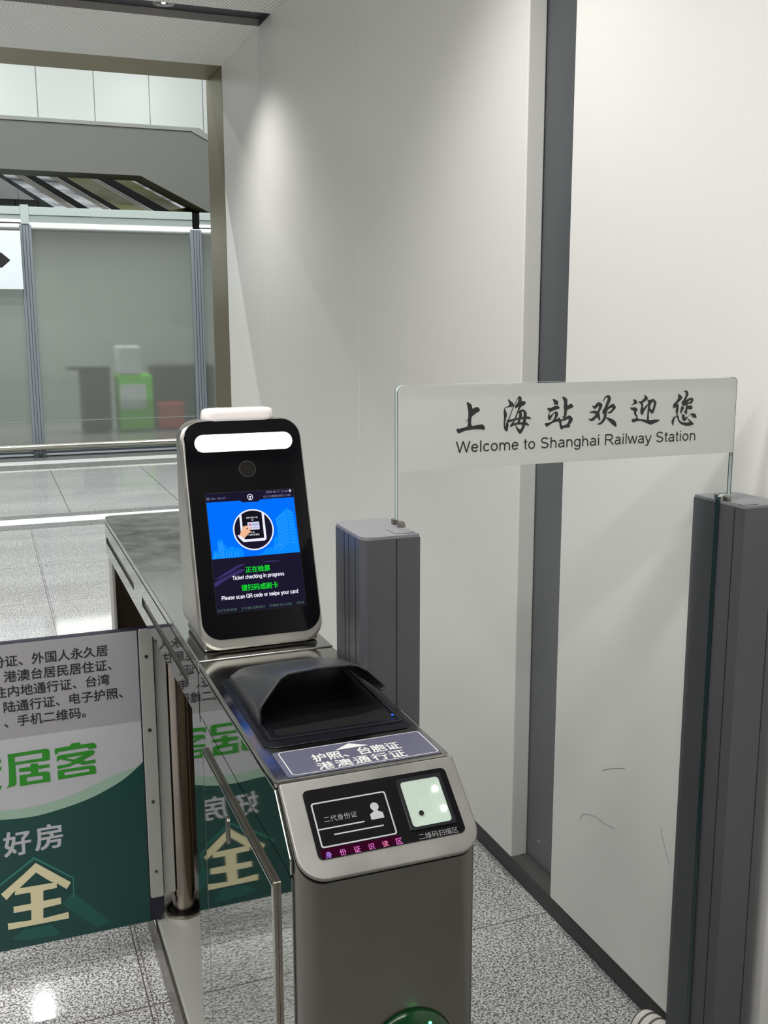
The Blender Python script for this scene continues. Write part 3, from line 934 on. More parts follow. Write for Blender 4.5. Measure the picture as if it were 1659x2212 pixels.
t, a, c, b0, d0 = back_box('cabinet', 1.046, 1.36, 0.257, 0.956, 'cab_dark', 'dark grey cabinet blurred behind the frosted glass, left of the lime box', 'cabinet')
slab('cabinet_top', a - 0.16, c + 0.01, OY - 0.02, OY + 0.52, d0 + 0.001, d0 + 0.025, 'belt', t)
t, a, c, b0, d0 = back_box('display_stand', 1.45, 1.833, 0.257, 0.888, 'lime', 'lime green display box with a white notice, behind the frosted glass', 'display stand')
x0, z0 = behind(1.462, 0.5)
x1, z1 = behind(1.756, 0.785)
solid('notice', WALLF(OY), [rrect(x0, x1, z0, z1, 0.03)], 0.001, 0.004, 'paper', t)
limetop = d0
t, a, c, b0, d0 = back_box('carton', 1.458, 1.717, 0.90, 1.212, 'paper', 'white carton standing on the lime green box behind frosted glass', 'box', 0.4)
t, a, c, b0, d0 = back_box('counter', 1.89, 2.62, 0.257, 0.98, 'cab_dark', 'dark counter behind the frosted glass right of the lime box', 'counter', 0.5, y=OY + 0.3)
t, a, c, b0, d0 = back_box('crate', 1.896, 2.187, 0.257, 0.53, 'red', 'red crate on the floor in front of the dark counter, behind frosted glass', 'crate', 0.26)
slab('lid', a - 0.01, c + 0.01, OY - 0.01, OY + 0.265, d0 + 0.001, d0 + 0.02, 'red', t, bevel=0.005)

# ---------------------------------------------------------------- escalators rising away behind the beam
D = Vector((-0.36, 0.865, 0.35)).normalized()
esc_bands = [(0.967, 1.115, 'chrome', 'deck', 0.0), (1.115, 1.205, 'bronze', 'skirt', 0.002), (1.205, 1.222, 'header', 'edge_strip', 0.006), (1.222, 1.375, 'belt', 'steps', 0.0),
             (1.375, 1.545, 'chrome', 'deck', 0.0), (1.545, 1.612, 'bronze', 'skirt', 0.002), (1.612, 1.632, 'header', 'edge_strip', 0.006), (1.632, 1.76, 'belt', 'steps', 0.0),
             (1.76, 2.04, 'olive', 'deck', 0.0), (2.04, 2.13, 'bronze', 'skirt', 0.002), (2.13, 2.15, 'header', 'edge_strip', 0.006), (2.15, 2.375, 'belt', 'steps', 0.0),
             (2.375, 2.60, 'olive', 'deck', 0.0), (2.60, 2.92, 'chrome', 'deck', 0.0)]
up = Vector((1, 0, 0)).cross(D).normalized()
groups = [('leftmost', esc_bands[:4]), ('middle', esc_bands[4:8]), ('rightmost', esc_bands[8:])]
for nm, bands in groups:
    cx = (bands[0][0] + bands[-1][1]) / 2
    e = thing('escalator', (cx, 13.6, 2.85), f'{nm} of three mirror clad escalators sloping up behind the grey beam', 'escalator', 'escalators behind the beam')
    for x0, x1, mt, nmx, h in bands:
        bm = bmesh.new()
        p0, p1 = Vector((x0, 13.5, 2.849)), Vector((x1, 13.5, 2.849))
        s = []
        for q, t in ((-0.35, 0), (7.0, 1)):
            a, b = p0 + D * q, p1 + D * q
            s.append([a + up * (h - 0.06), b + up * (h - 0.06), b + up * h, a + up * h])
        loft(bm, s)
        obj(nmx, bm, mt, e)

# ---------------------------------------------------------------- ceiling downlight
dl = thing('downlight', (0.805, 4.590, CEIL + 0.029), 'round recessed downlight in the dark ceiling slot', 'ceiling light')
bm = bmesh.new()
n = 36
prof = [(0.0400, -0.001), (0.0440, -0.001), (0.0440, -0.006), (0.0400, -0.006)]
loft(bm, [[(0.805 + r * math.cos(2 * math.pi * i / n), 4.590 + r * math.sin(2 * math.pi * i / n), CEIL + 0.029 + z) for i in range(n)] for r, z in prof + prof[:1]], cap=False)
obj('rim', bm, 'lamp_rim', dl, smooth=True)
bm = bmesh.new()
prof = [(0.0398, -0.004), (0.034, -0.002), (0.026, -0.0015), (0.018, -0.0012)]
loft(bm, [[(0.805 + r * math.cos(2 * math.pi * i / n), 4.590 + r * math.sin(2 * math.pi * i / n), CEIL + 0.029 + z) for i in range(n)] for r, z in prof], cap=False)
obj('reflector', bm, 'lamp_cup', dl, smooth=True)
solid('bulb', TOPF(CEIL + 0.029), [circle(0.805, 4.590, 0.008, 20)], -0.004, -0.0011, 'lamp_on', dl)
# ================================================================ ticket gate
XL, XR, ZT = 0.265, 0.467, 1.02
YF, YS, YE = 0.997, 1.42, 2.63
gate = thing('ticket_gate', (0.366, 1.7, 0), 'waist high brushed steel ticket gate cabinet beside the lane, with document readers', 'ticket gate')
sw = XR - XL

# front body: side profile pulled across the width, rounded front corners
bm = bmesh.new()
prof = [(-0.917, 0.0), (-0.917, 0.941), (-1.003, 1.0115), (-1.4185, 1.0115), (-1.49, 1.0115), (-1.49, 0.0)]
prism(bm, SIDEF(XL), [prof], -sw, 0.0)
ed = [e for e in bm.edges if abs(e.verts[0].co.y - 0.917) < 1e-5 and abs(e.verts[1].co.y - 0.917) < 1e-5 and abs(e.verts[0].co.x - e.verts[1].co.x) < 1e-6]
bmesh.ops.bevel(bm, geom=ed, offset=0.024, segments=7, affect='EDGES', profile=0.5)
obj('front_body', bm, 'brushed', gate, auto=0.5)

# mirror-finish sheets on the left side
sd = SIDEF(XL)
solid('side_sheet', sd, [[(-1.487, 0.02), (-0.945, 0.02), (-0.945, 0.938), (-1.001, 0.938), (-1.487, 0.938)]], 0.0003, 0.0025, 'mirror_steel', gate)
solid('side_band', sd, [[(-1.4175, 0.941), (-0.945, 0.941), (-0.945, 0.958), (-1.003, 1.0105), (-1.4175, 1.0105)]], 0.0003, 0.0035, 'mirror_steel', gate, bevel=0.001)
door = solid('service_door', sd, [[(-1.385, 0.12), (-1.008, 0.12), (-1.008, 0.897), (-1.385, 0.897)]], 0.0027, 0.0075, 'mirror_steel', gate, bevel=0.0025, seg=3)
solid('door_frame', sd, [rrect(-1.3915, -1.0025, 0.113, 0.9020, 0.002), rrect(-1.3882, -1.0058, 0.1165, 0.8988, 0.001)], 0.0027, 0.0068, 'barrel', gate, bevel=0.002)
solid('latch', sd, [rrect(-1.236, -1.222, 0.835, 0.872, 0.0065)], 0.0077, 0.0092, 'screw', door)

# top sheets
slab('front_top', XL - 0.003, XR, 1.0005, YS - 0.0015, 1.0118, ZT, 'top_steel', gate, bevel=0.0025)
bm = bmesh.new()
prism(bm, TOPF(0), [rrect(XL - 0.003, XR, YS, YE, 0.02, 5, (0, 0, 1, 1))], 1.006, ZT + 0.0015)
obj('rear_top', bm, 'top_steel', gate, bevel=0.0018)

# rear beam with two slots, leg, recess and base
s1, s2 = rrect(-2.60, -2.103, 0.958, 0.975, 0.002, 2), rrect(-1.99, -1.502, 0.956, 0.975, 0.002, 2)
solid('rear_band', sd, [[(-YE + 0.012, 0.928), (-1.4225, 0.928), (-1.4225, 1.0045), (-YE + 0.012, 1.0045)], s1, s2], 0.0003, 0.0035, 'mirror_steel', gate)
for s in (s1, s2):
    u = [p[0] for p in s]
    v = [p[1] for p in s]
    solid('slot', sd, [rrect(min(u) - 0.002, max(u) + 0.002, min(v) - 0.002, max(v) + 0.002)], -0.001, 0.0001, 'black_hole', gate)
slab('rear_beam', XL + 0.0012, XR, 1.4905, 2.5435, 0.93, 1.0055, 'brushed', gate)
bm = bmesh.new()
prism(bm, TOPF(0), [rrect(XL, XR, 2.546, YE, 0.02, 5, (0, 0, 1, 1))], 0.0, 1.0055)
obj('rear_leg', bm, 'pale_steel', gate, bevel=0.002)
slab('recess_side', 0.272, 0.4295, 2.5440, 2.5455, 0.1005, 0.9295, 'inner_steel', gate)
slab('recess_panel', 0.43, XR, 1.491, 2.5435, 0.1005, 0.9295, 'inner_steel', gate)
base = slab('base', 0.301, XR, 1.491, 2.5435, 0.0, 0.0995, 'pale_steel', gate, bevel=0.004)
slab('kick_strip', 0.2945, 0.3005, 1.4905, 2.546, 0.004, 0.09, 'screw', gate, bevel=0.002)
solid('collar', TOPF(0.0995), [circle(0.368, 2.30, 0.046, 32), circle(0.368, 2.30, 0.040, 32)], 0.0005, 0.006, 'screw', gate)
solid('barrel_hole', TOPF(0.0995), [circle(0.368, 2.30, 0.0395, 32)], 0.0003, 0.0012, 'well', gate)

# ---- sloping reader face
SA = math.radians(39.4)
FS = Frame((0, YF, ZT), (1, 0, 0), (0, math.cos(SA), math.sin(SA)))
V = lambda pts: [(a, -d) for a, d in pts]
bm = bmesh.new()
prism(bm, FS, [V(rrect(XL - 0.0005, XR + 0.0015, 0.001, 0.1125, 0.03, 8, (0, 0, 1, 1)))], -0.006, 0.0)
plate = obj('reader_face', bm, 'face_steel', gate, bevel=0.0022, seg=3)
bp = solid('reader_window', FS, [V(rrect(0.2868, 0.4535, 0.0143, 0.0912, 0.006))], 0.0002, 0.0012, 'black_glass', plate)
# the printed card outline, lines and figure
shapes = [[V(rrect(0.2925, 0.3770, 0.0296, 0.0796, 0.003)), V(rrect(0.2942, 0.3753, 0.0312, 0.0780, 0.002))],
          [V([(0.2943, 0.0587), (0.3454, 0.0587), (0.3454, 0.0602), (0.2943, 0.0602)])],
          [V([(0.3093, 0.0666), (0.3648, 0.0666), (0.3648, 0.0681), (0.3093, 0.0681)])],
          [V(circle(0.3606, 0.0452, 0.0047, 24))],
          [V([(0.3585, 0.0482), (0.3627, 0.0482), (0.3632, 0.0505), (0.3680, 0.0530), (0.3680, 0.0592), (0.3533, 0.0592), (0.3533, 0.0530), (0.3580, 0.0505)])]]
decal('card_outline', FS, shapes, 0.0015, 'print_grey', bp)
text('lettering', FS, '二代身份证', 0.3025, 0.3393, -0.0530, -0.0462, 0.0015, 'print_dim', bp)
solid('backlight', FS, [V(rrect(0.2905, 0.378, 0.0805, 0.0905, 0.002))], 0.0013, 0.00135, 'plum', bp)
for i, ch in enumerate('身份证识读区'):
    xa = 0.2945 + i * 0.01565
    text('lettering', FS, ch, xa, xa + 0.0068, -0.0908, -0.0842, 0.0016, ('purple', 'pink', 'pink', 'pink', 'pink2', 'pink')[i], bp, bold=0.01)
# scan window
solid('scanner_frame', FS, [V(rrect(0.3930, 0.4455, 0.0202, 0.0800, 0.002)), V(rrect(0.3958, 0.4415, 0.0242, 0.0766, 0.004))], 0.0013, 0.0032, 'bezel', bp)
bm = bmesh.new()
outer = V(rrect(0.3956, 0.4417, 0.0240, 0.0768, 0.004, 5))
cx, cd = 0.4165, 0.0550
inner = [(cx + (a - cx) * 0.32, -cd + (b + cd) * 0.32) for a, b in outer]
loft(bm, [[FS(a, b, 0.0028) for a, b in outer], [FS(a, b, 0.0013) for a, b in inner]], cap=False)
fill(bm, FS, [inner], 0.0013)
bmesh.ops.recalc_face_normals(bm, faces=bm.faces[:])
qr = obj('scan_window', bm, 'qr_funnel', bp)
for a, d in ((0.4340, 0.0380), (0.4365, 0.0615)):
    w_ = 0.0036
    solid('scan_light', FS, [V(circle(a, d, w_, 18, 0.0038))], 0.0029, 0.0034, 'qr_led', qr)
solid('lens', FS, [V(circle(0.4096, 0.0623, 0.0028, 18))], 0.0026, 0.0032, 'lens', qr)
text('lettering', FS, '二维码扫描区', 0.3986, 0.4446, -0.0906, -0.0838, 0.0015, 'print_dim', bp)

# ---- document reader on the flat top
TF = TOPF(ZT)
bez = solid('reader_bezel', TF, [rrect(0.275, 0.457, 1.085, 1.336, 0.012), rrect(0.297, 0.446, 1.118, 1.326, 0.003)], 0.0003, 0.0014, 'bezel', gate, bevel=0.001)
solid('reader_rim', TF, [rrect(0.285, 0.4525, 1.1035, 1.331, 0.006), rrect(0.2875, 0.450, 1.106, 1.3285, 0.005)], 0.0015, 0.0032, 'border', bez)
solid('reader_glass', TF, [rrect(0.296, 0.447, 1.117, 1.327)], 0.0004, 0.0012, 'well', gate)
# hood
front = [(0.2845, 1.150, 0.0016), (0.2853, 1.153, 0.0215), (0.2875, 1.154, 0.0265), (0.3105, 1.163, 0.0500), (0.3165, 1.166, 0.0545), (0.3260, 1.169, 0.0575), (0.3650, 1.172, 0.0588), (0.4080, 1.174, 0.0572), (0.4190, 1.174, 0.0545), (0.4330, 1.174, 0.0460), (0.4500, 1.171, 0.0290), (0.4540, 1.170, 0.0240), (0.4525, 1.169, 0.0205), (0.4480, 1.169, 0.0200)]
back = [(0.2885, 1.326, 0.0016), (0.2888, 1.326, 0.0050), (0.2895, 1.327, 0.0065), (0.2985, 1.328, 0.0115), (0.3020, 1.329, 0.0130), (0.3090, 1.330, 0.0148), (0.3650, 1.331, 0.0165), (0.4100, 1.331, 0.0158), (0.4180, 1.330, 0.0148), (0.4300, 1.329, 0.0122), (0.4460, 1.328, 0.0075), (0.4500, 1.327, 0.0060), (0.4490, 1.326, 0.0045), (0.4455, 1.326, 0.0045)]
bm = bmesh.new()
secs = []
for k_ in range(7):
    f_ = k_ / 6
    secs.append([Vector(((a[0] * (1 - f_) + b[0] * f_), a[1] * (1 - f_) + b[1] * f_, ZT + a[2] * (1 - f_) + b[2] * f_ + (0.003 * math.sin(math.pi * f_) if a[2] > 0.02 else 0))) for a, b in zip(front, back)])
loft(bm, secs, closed=False, cap=False)
hood = obj('reader_hood', bm, 'hood', gate, auto=0.6)
md = hood.modifiers.new('thickness', 'SOLIDIFY')
md.thickness = 0.003
md.offset = 0
bv = hood.modifiers.new('bevel', 'BEVEL')
bv.width = 0.0012
bv.segments = 2
solid('indicator', TF, [circle(0.4462, 1.124, 0.0017, 14, 0.0013)], 0.0033, 0.0042, 'blue_led', gate)

# instruction label
lab = solid('label', TF, [rrect(0.2775, 0.4605, 1.0035, 1.0725, 0.004)], 0.0003, 0.0009, 'label_purple', gate)
decal('label_border', TF, [[rrect(0.2835, 0.4575, 1.0065, 1.0705, 0.005), rrect(0.2847, 0.4563, 1.0076, 1.0694, 0.004)]], 0.0012, 'label_ink', lab)
decal('arrow', TF, [[[(0.3475, 1.0535), (0.3885, 1.0535), (0.3680, 1.0665)]]], 0.0012, 'label_ink', lab)
text('lettering', TF, '护照、台胞证', 0.3165, 0.4215, 1.0310, 1.0510, 0.0012, 'label_ink', lab, bold=0.018)
bm = bmesh.new()
for i, ch in enumerate('港澳通行证'):
    xa = 0.3155 + i * 0.0214
    add_text(bm, TF, ch, xa, xa + 0.0185, 1.0095, 1.0275, 0.0012, bold=0.018)
obj('lettering', bm, 'label_ink', lab)

# green signal on the front
FF = WALLF(0.917)
bm = bmesh.new()
rings = []
for rr, hh in ((0.0515, 0.0002), (0.049, 0.005), (0.042, 0.0095), (0.03, 0.0125), (0.015, 0.014)):
    rings.append([FF(a, b, hh) for a, b in circle(0.384, 0.7225, rr, 40)])
loft(bm, rings)
sig = obj('signal_dome', bm, 'green_dome', gate, smooth=True)
for a, b, r_ in ((0.4035, 0.7585, 0.0018), (0.3975, 0.7515, 0.0018), (0.3905, 0.7440, 0.0018), (0.3835, 0.7370, 0.0018)):
    d_ = math.hypot(a - 0.384, b - 0.7225)
    pr = ((0.0, 0.014), (0.015, 0.014), (0.03, 0.0125), (0.042, 0.0095), (0.049, 0.005))
    h_ = next(h0 + (h1 - h0) * (d_ - q0) / (q1 - q0) for (q0, h0), (q1, h1) in zip(pr, pr[1:]) if d_ <= q1) + 0.0002
    solid('signal_light', FF, [circle(a, b, r_, 14)], h_, h_ + 0.0012, 'green_led', sig)
lamp('POINT', 'signal_glow', (0.3985, 0.894, 0.7535), 0.002, (0.0, 1.0, 0.15), shadow_soft_size=0.004)

# ================================================================ face scanner
sc = thing('face_scanner', (0.366, 1.5, ZT + 0.0017), 'steel ticket gate terminal with lit fill light bar and blue touch screen', 'face scanner')
SB = ZT + 0.0017
TA = math.radians(19.7)
DV = Frame((0, 1.44, ZT), (1, 0, 0), (0, math.sin(TA), math.cos(TA)))
fr = rrect(0.2715, 0.4615, 0.0075, 0.3575, 0.031, 8)
bm = bmesh.new()
secs = []
for ins, w_ in ((0.003, -0.0005), (0.0, -0.004)):
    cx, cd = 0.3665, 0.1825
    secs.append([DV(cx + (a - cx) * (1 - ins / 0.095), cd + (b - cd) * (1 - ins / 0.175), w_) for a, b in fr])
last = secs[-1]
secs.append([Vector((p.x, max(p.y, 1.586), p.z)) for p in last])
secs.append([Vector((0.3665 + (p.x - 0.3665) * 0.97, max(p.y + 0.0, 1.592), 1.19 + (p.z - 1.19) * 0.985)) for p in last])
loft(bm, secs)
obj('shell', bm, 'device_steel', sc, auto=0.6)
slab('foot', 0.2785, 0.4545, 1.4565, 1.588, SB, SB + 0.012, 'device_steel', sc, bevel=0.004)
glass = solid('front_glass', DV, [rrect(0.2765, 0.4588, 0.0225, 0.3552, 0.029, 8)], -0.0003, 0.0012, 'black_glass', sc, bevel=0.0006)
W = 0.0013
solid('fill_light', DV, [rrect(0.2922, 0.4451, 0.3065, 0.3335, 0.0134, 8)], W, W + 0.0008, 'led_bar', sc)
lamp('AREA', 'fill_glow', tuple(DV(0.3687, 0.32, 0.006)), 0.04, (1, 1, 1), rot=(math.radians(90 - 19.7), 0, 0), shape='RECTANGLE', size=0.145, size_y=0.022)
bm = bmesh.new()
prism(bm, DV, [circle(0.3692, 0.2776, 0.0132, 28), circle(0.3692, 0.2776, 0.0118, 28)], W, W + 0.0007)
obj('lens_ring', bm, 'border', sc)
solid('lens', DV, [circle(0.3692, 0.2776, 0.0117, 28)], W, W + 0.0004, 'lens', sc)

# the lit screen
x0, x1, d0, d1 = 0.3003, 0.4377, 0.0612, 0.2425
scr = solid('screen', DV, [rrect(x0, x1, d0, d1)], W, W + 0.0003, 'scr_bg', sc)
decal('screen_edge', DV, [[rrect(x0 - 0.0006, x1 + 0.0006, d0 - 0.0006, d1 + 0.0006), rrect(x0, x1, d0, d1)]], W + 0.0002, 'border', sc)
L1, L2, L3, L4, L5 = (W + 0.0003 + 0.0002 * i for i in range(1, 6))
xl, xr = 0.3008, 0.4372
decal('picture', DV, [[[(xl, 0.1428), (xr, 0.1428), (xr, 0.2290), (0.3854, 0.2290), (0.3795, 0.2258), (0.3571, 0.2258), (0.3519, 0.2290), (xl, 0.2290)]]], L1, 'scr_blue', scr)
sky = [[[(0.404, 0.198), (0.4235, 0.213), (0.4330, 0.206), (0.4368, 0.150), (0.4368, 0.1429), (0.396, 0.1429), (0.3985, 0.152), (0.407, 0.159), (0.4055, 0.178)]],
       [[(0.393, 0.1429), (0.41, 0.1429), (0.408, 0.162), (0.4045, 0.172), (0.3985, 0.166)]],
       [[(0.3015, 0.1429), (0.320, 0.1429), (0.320, 0.170), (0.3165, 0.1730), (0.3115, 0.1705), (0.3110, 0.154), (0.3070, 0.1565), (0.3035, 0.153), (0.3035, 0.147), (0.3015, 0.147)]],
       [[(0.320, 0.1429), (0.350, 0.1429), (0.349, 0.152), (0.343, 0.158), (0.338, 0.156), (0.334, 0.160), (0.329, 0.160), (0.3255, 0.156), (0.325, 0.162), (0.320, 0.163)]],
       [[(0.37, 0.1429), (0.397, 0.1429), (0.3935, 0.1545), (0.385, 0.1525), (0.378, 0.146)]]]
decal('skyline', DV, sky[2:4], L2, 'scr_sky', scr)
decal('tower_picture', DV, sky[:2] + sky[4:], L2, 'scr_sky', scr)
lines, lines2 = [], []
for i in range(11):
    zz = 0.2075 - i * 0.0047
    lines.append(ribbon([(0.4055, zz - 0.012), (0.4225, zz)], 0.0006))
    lines.append(ribbon([(0.4250, zz), (0.4325, zz - 0.003)], 0.0005))
for xx in (0.3125, 0.3150, 0.3172, 0.3190):
    lines2.append(ribbon([(xx, 0.1435), (xx, 0.168)], 0.0005))
for xx in (0.3045, 0.3065, 0.3085, 0.323, 0.327, 0.331, 0.337, 0.341):
    lines2.append(ribbon([(xx, 0.1435), (xx, 0.152)], 0.0005))
lines.append(ribbon([(0.398, 0.150), (0.405, 0.157), (0.411, 0.1555)], 0.0006))
decal('tower_lines', DV, lines, L3, 'scr_line', scr)
decal('skyline_lines', DV, lines2, L3, 'scr_line', scr)
cx, cd = 0.3683, 0.1830
decal('picture_disc', DV, [[circle(cx, cd, 0.0300, 48)]], L3, 'scr_bg', scr)
decal('picture_ring', DV, [[circle(cx, cd, 0.0316, 48), circle(cx, cd, 0.0295, 48)]], L4, 'scr_white', scr)
q = lambda pts: [(cx + a / 1000, cd + b / 1000) for a, b in pts]
decal('tablet_screen', DV, [[q([(-17, -14), (15.5, -14), (15.5, 25.0), (0, 29.0), (-17, 23.6)])]], L4, 'scr_dark', scr)
decal('tablet_frame', DV, [[q([(-20, -12), (-19.4, -16), (-17, -18), (15.6, -18), (18.2, -16), (18.8, -12), (18.6, 22.8), (15.2, 25.2), (15.2, -14), (-16.4, -14), (-16.4, 24.4), (-19.8, 21.8)])]], L5, 'scr_white', scr)
bm = bmesh.new()
add_text(bm, DV, '身份证刷卡区', cx - 0.0095, cx + 0.0085, cd + 0.0172, cd + 0.0200, L5)
add_text(bm, DV, '二维码扫描区', cx - 0.0095, cx + 0.0085, cd - 0.0092, cd - 0.0062, L5)
fill(bm, DV, [q([(-2.2, 15.4), (1.6, 15.4), (-0.3, 13.6)])], L5)
fill(bm, DV, [q([(-2.2, -4.6), (1.6, -4.6), (-0.3, -2.6)])], L5)
obj('tablet_lettering', bm, 'scr_white', scr)
decal('id_card', DV, [[[(a, b) for a, b in rrect(cx - 0.0085, cx + 0.0098, cd - 0.0002, cd + 0.0118, 0.0012)]]], L5, 'scr_card', scr)
decal('card_emblem', DV, [[circle(cx - 0.0048, cd + 0.0078, 0.0016, 16)]], L5 + 0.0002, 'scr_red', scr)
decal('card_lines', DV, [ribbon([(cx - 0.0018, cd + 0.0088), (cx + 0.0080, cd + 0.0088)], 0.0007), ribbon([(cx - 0.0018, cd + 0.0070), (cx + 0.0080, cd + 0.0070)], 0.0009), ribbon([(cx - 0.0018, cd + 0.0030), (cx + 0.0075, cd + 0.0030)], 0.0006)], L5 + 0.0002, 'scr_pale', scr)
decal('hand', DV, [[smooth_loop(q([(-22.5, -8.2), (-20.2, -2.8), (-16.6, 4.4), (-12.5, 6.6), (-8.0, 6.4), (-7.0, 4.6), (-9.5, 3.0), (-11.5, 1.5), (-8.4, 1.6), (-3.0, 5.2), (-1.9, 4.2), (-4.2, 0.5), (-6.2, -1.8), (-3.2, -3.0), (-3.4, -4.6), (-6.8, -4.2), (-9.2, -6.4), (-15.6, -11.6)]), 3)]], L5 + 0.0004, 'scr_skin', scr)
decal('cuff', DV, [[q([(-25.6, -7.2), (-24.0, -6.4), (-19.0, -10.2), (-15.2, -12.4), (-16.6, -17.6), (-20.5, -14.8), (-24.0, -10.6)])]], L5 + 0.0006, 'scr_white', scr)
for sw_ in ([(0.302, 0.112), (0.318, 0.121), (0.338, 0.1305), (0.35, 0.1320), (0.338, 0.1265), (0.32, 0.1175)],
            [(0.302, 0.1010), (0.32, 0.111), (0.345, 0.1205), (0.3475, 0.1240), (0.34, 0.1240), (0.322, 0.1165), (0.302, 0.1085)],
            [(0.376, 0.1325), (0.39, 0.1335), (0.406, 0.1325), (0.392, 0.1315)]):
    decal('banner_swoosh', DV, [[smooth_loop(sw_, 3)]], L1, 'scr_violet', scr)
text('lettering', DV, '正在检票', 0.3497, 0.3872, 0.1186, 0.1275, L2, 'scr_green', scr, bold=0.022)
words('lettering', DV, 'Ticket checking in progress', 0.3284, 0.4083, 0.1092, 0.0060, L2, 'scr_white', scr, 0.165)
text('lettering', DV, '请扫码或刷卡', 0.3405, 0.3968, 0.0915, 0.1008, L2, 'scr_green', scr, bold=0.022)
words('lettering', DV, 'Please scan QR code or swipe your card', 0.3090, 0.4271, 0.0806, 0.0060, L2, 'scr_white', scr, 0.165)
text('lettering', DV, '070  V01117', 0.3085, 0.3310, 0.2330, 0.2358, L2, 'scr_pale', scr)
text('lettering', DV, '2026-06-21 22:54:0', 0.3940, 0.4318, 0.2378, 0.2410, L2, 'scr_pale', scr)
text('lettering', DV, 'G1111000010S111100', 0.3895, 0.4322, 0.2310, 0.2345, L2, 'scr_pale', scr)
text('lettering', DV, '1317 21:54-22:04', 0.3015, 0.3300, 0.0638, 0.0672, L2, 'scr_dim', scr)
text('lettering', DV, '27 K1505 22:08-22:15', 0.3370, 0.3735, 0.0638, 0.0672, L2, 'scr_dim', scr)
text('lettering', DV, '27 K8365 22:12-22:22', 0.3800, 0.4150, 0.0638, 0.0672, L2, 'scr_dim', scr)
text('lettering', DV, '27:03', 0.4230, 0.4340, 0.0638, 0.0672, L2, 'scr_dim', scr)
decal('exit_icon', DV, [[[(0.3022, 0.2326), (0.3058, 0.2326), (0.3058, 0.2333), (0.3030, 0.2333), (0.3030, 0.2358), (0.3058, 0.2358), (0.3058, 0.2365), (0.3022, 0.2365)]], ribbon([(0.3040, 0.2345), (0.3068, 0.2345)], 0.0007)], L2, 'scr_pale', scr)
decal('pointer', DV, [[[(0.4318, 0.2425), (0.4318, 0.2372), (0.4345, 0.2390)]]], L3, 'scr_white', scr)
# railway emblem: ring with a rail section inside
ring = [(0.3685 + 0.0040 * math.sin(a) , 0.2338 + 0.0040 * math.cos(a)) for a in [math.radians(v) for v in range(-140, 141, 20)]]
decal('emblem', DV, [ribbon(ring, 0.0010), [[(0.3655, 0.2288), (0.3715, 0.2288), (0.3715, 0.2298), (0.3692, 0.2302), (0.3690, 0.2330), (0.3705, 0.2338), (0.3705, 0.2350), (0.3665, 0.2350), (0.3665, 0.2338), (0.3680, 0.2330), (0.3678, 0.2302), (0.3655, 0.2298)]]], L2, 'scr_white', scr)
# white lamp dome on top
bm = bmesh.new()
zt = 1.3525
secs = []
for f_, hgt in ((1.0, 0.0), (1.0, 0.006), (0.975, 0.012), (0.92, 0.0168), (0.80, 0.0195), (0.45, 0.0205)):
    rx, ry = 0.0575 - 0.0185 * (1 - f_) * 1.6, 0.0172 * f_
    secs.append([(0.3655 + a, 1.5755 + b, zt + hgt) for a, b in rrect(-rx, rx, -ry, ry, min(rx, ry) * 0.98, 6)])
loft(bm, secs)
obj('lamp_dome', bm, 'dome_white', sc, smooth=True)
# ================================================================ swing barrier with the notice board
sb = thing('swing_barrier', (0.368, 2.30, 0.1008), 'swing barrier board with green advert and travel document notice, left of the ticket gate', 'barrier')
bm = bmesh.new()
tube(bm, [(0.368, 2.30, 0.1012), (0.368, 2.30, 0.150)], 0.0255, 28)
obj('barrel_foot', bm, 'barrel', sb, auto=0.8)
bm = bmesh.new()
tube(bm, [(0.368, 2.30, 0.1505), (0.368, 2.30, 0.9285)], 0.0278, 32)
obj('barrel', bm, 'barrel', sb, auto=0.8)
BF = WALLF(2.272)
board = solid('board', BF, [rrect(-0.30, 0.318, 0.1035, 0.8235, 0.022, 6, (0, 1, 0, 0))], -0.022, 0.0, 'board_blue', sb, bevel=0.002)
X0, X1 = -0.30, 0.2835
arcA = smooth_path(mm([ARC_A])[0])
arcB = smooth_path(mm([ARC_B])[0])
w0 = 0.0006
solid('sticker', BF, [[(X0, 0.1045), (X1, 0.1045), (X1, 0.8215), (X0, 0.8215)]], 0.0001, w0, 'sticker_grey', board)
arcA = [(X0, arcA[0][1] - 0.002)] + [p for p in arcA if p[0] < X1 - 0.002] + [(X1, 0.508)]
arcB = [(X0, arcB[0][1] - 0.002)] + arcB
decal('white_field', BF, [[[(X0, 0.607), (X1, 0.607), (X1, 0.508)] + arcA[::-1][1:]]], w0 + 0.0003, 'sticker_white', board)
decal('pale_arc', BF, [[arcB + arcA[::-1][1:]]], w0 + 0.0006, 'sticker_pale', board)
decal('green_field', BF, [[[(X0, 0.1045), (X1, 0.1045)] + arcA[::-1]]], w0 + 0.0004, 'sticker_dark', board)
decal('facets', BF, [mm(s) for s in FACET], w0 + 0.0008, 'sticker_mid', board)
decal('roof_outline', BF, [mm(s) for s in ROOF], w0 + 0.0010, 'sticker_teal', board)
decal('lettering', BF, [mm(s) for s in QUAN], w0 + 0.0012, 'sticker_cream', board)
for grp in (GREEN[:2], GREEN[2:5], GREEN[5:]):
    decal('lettering', BF, [mm(s) for s in grp], w0 + 0.0012, 'sticker_green', board)
text('lettering', BF, '好', -0.027, 0.029, 0.3325, 0.3895, w0 + 0.0012, 'sticker_white', board, bold=0.022)
text('lettering', BF, '房', 0.039, 0.0975, 0.3345, 0.3925, w0 + 0.0012, 'sticker_white', board, bold=0.022)
rows = [('份证、外国人永久居', 0.218, 0.771), ('港澳台居民居住证、', 0.2245, 0.7365), ('往内地通行证、台湾', 0.2185, 0.7025), ('陆通行证、电子护照、', 0.2455, 0.668), ('、手机二维码。', 0.1635, 0.6335)]
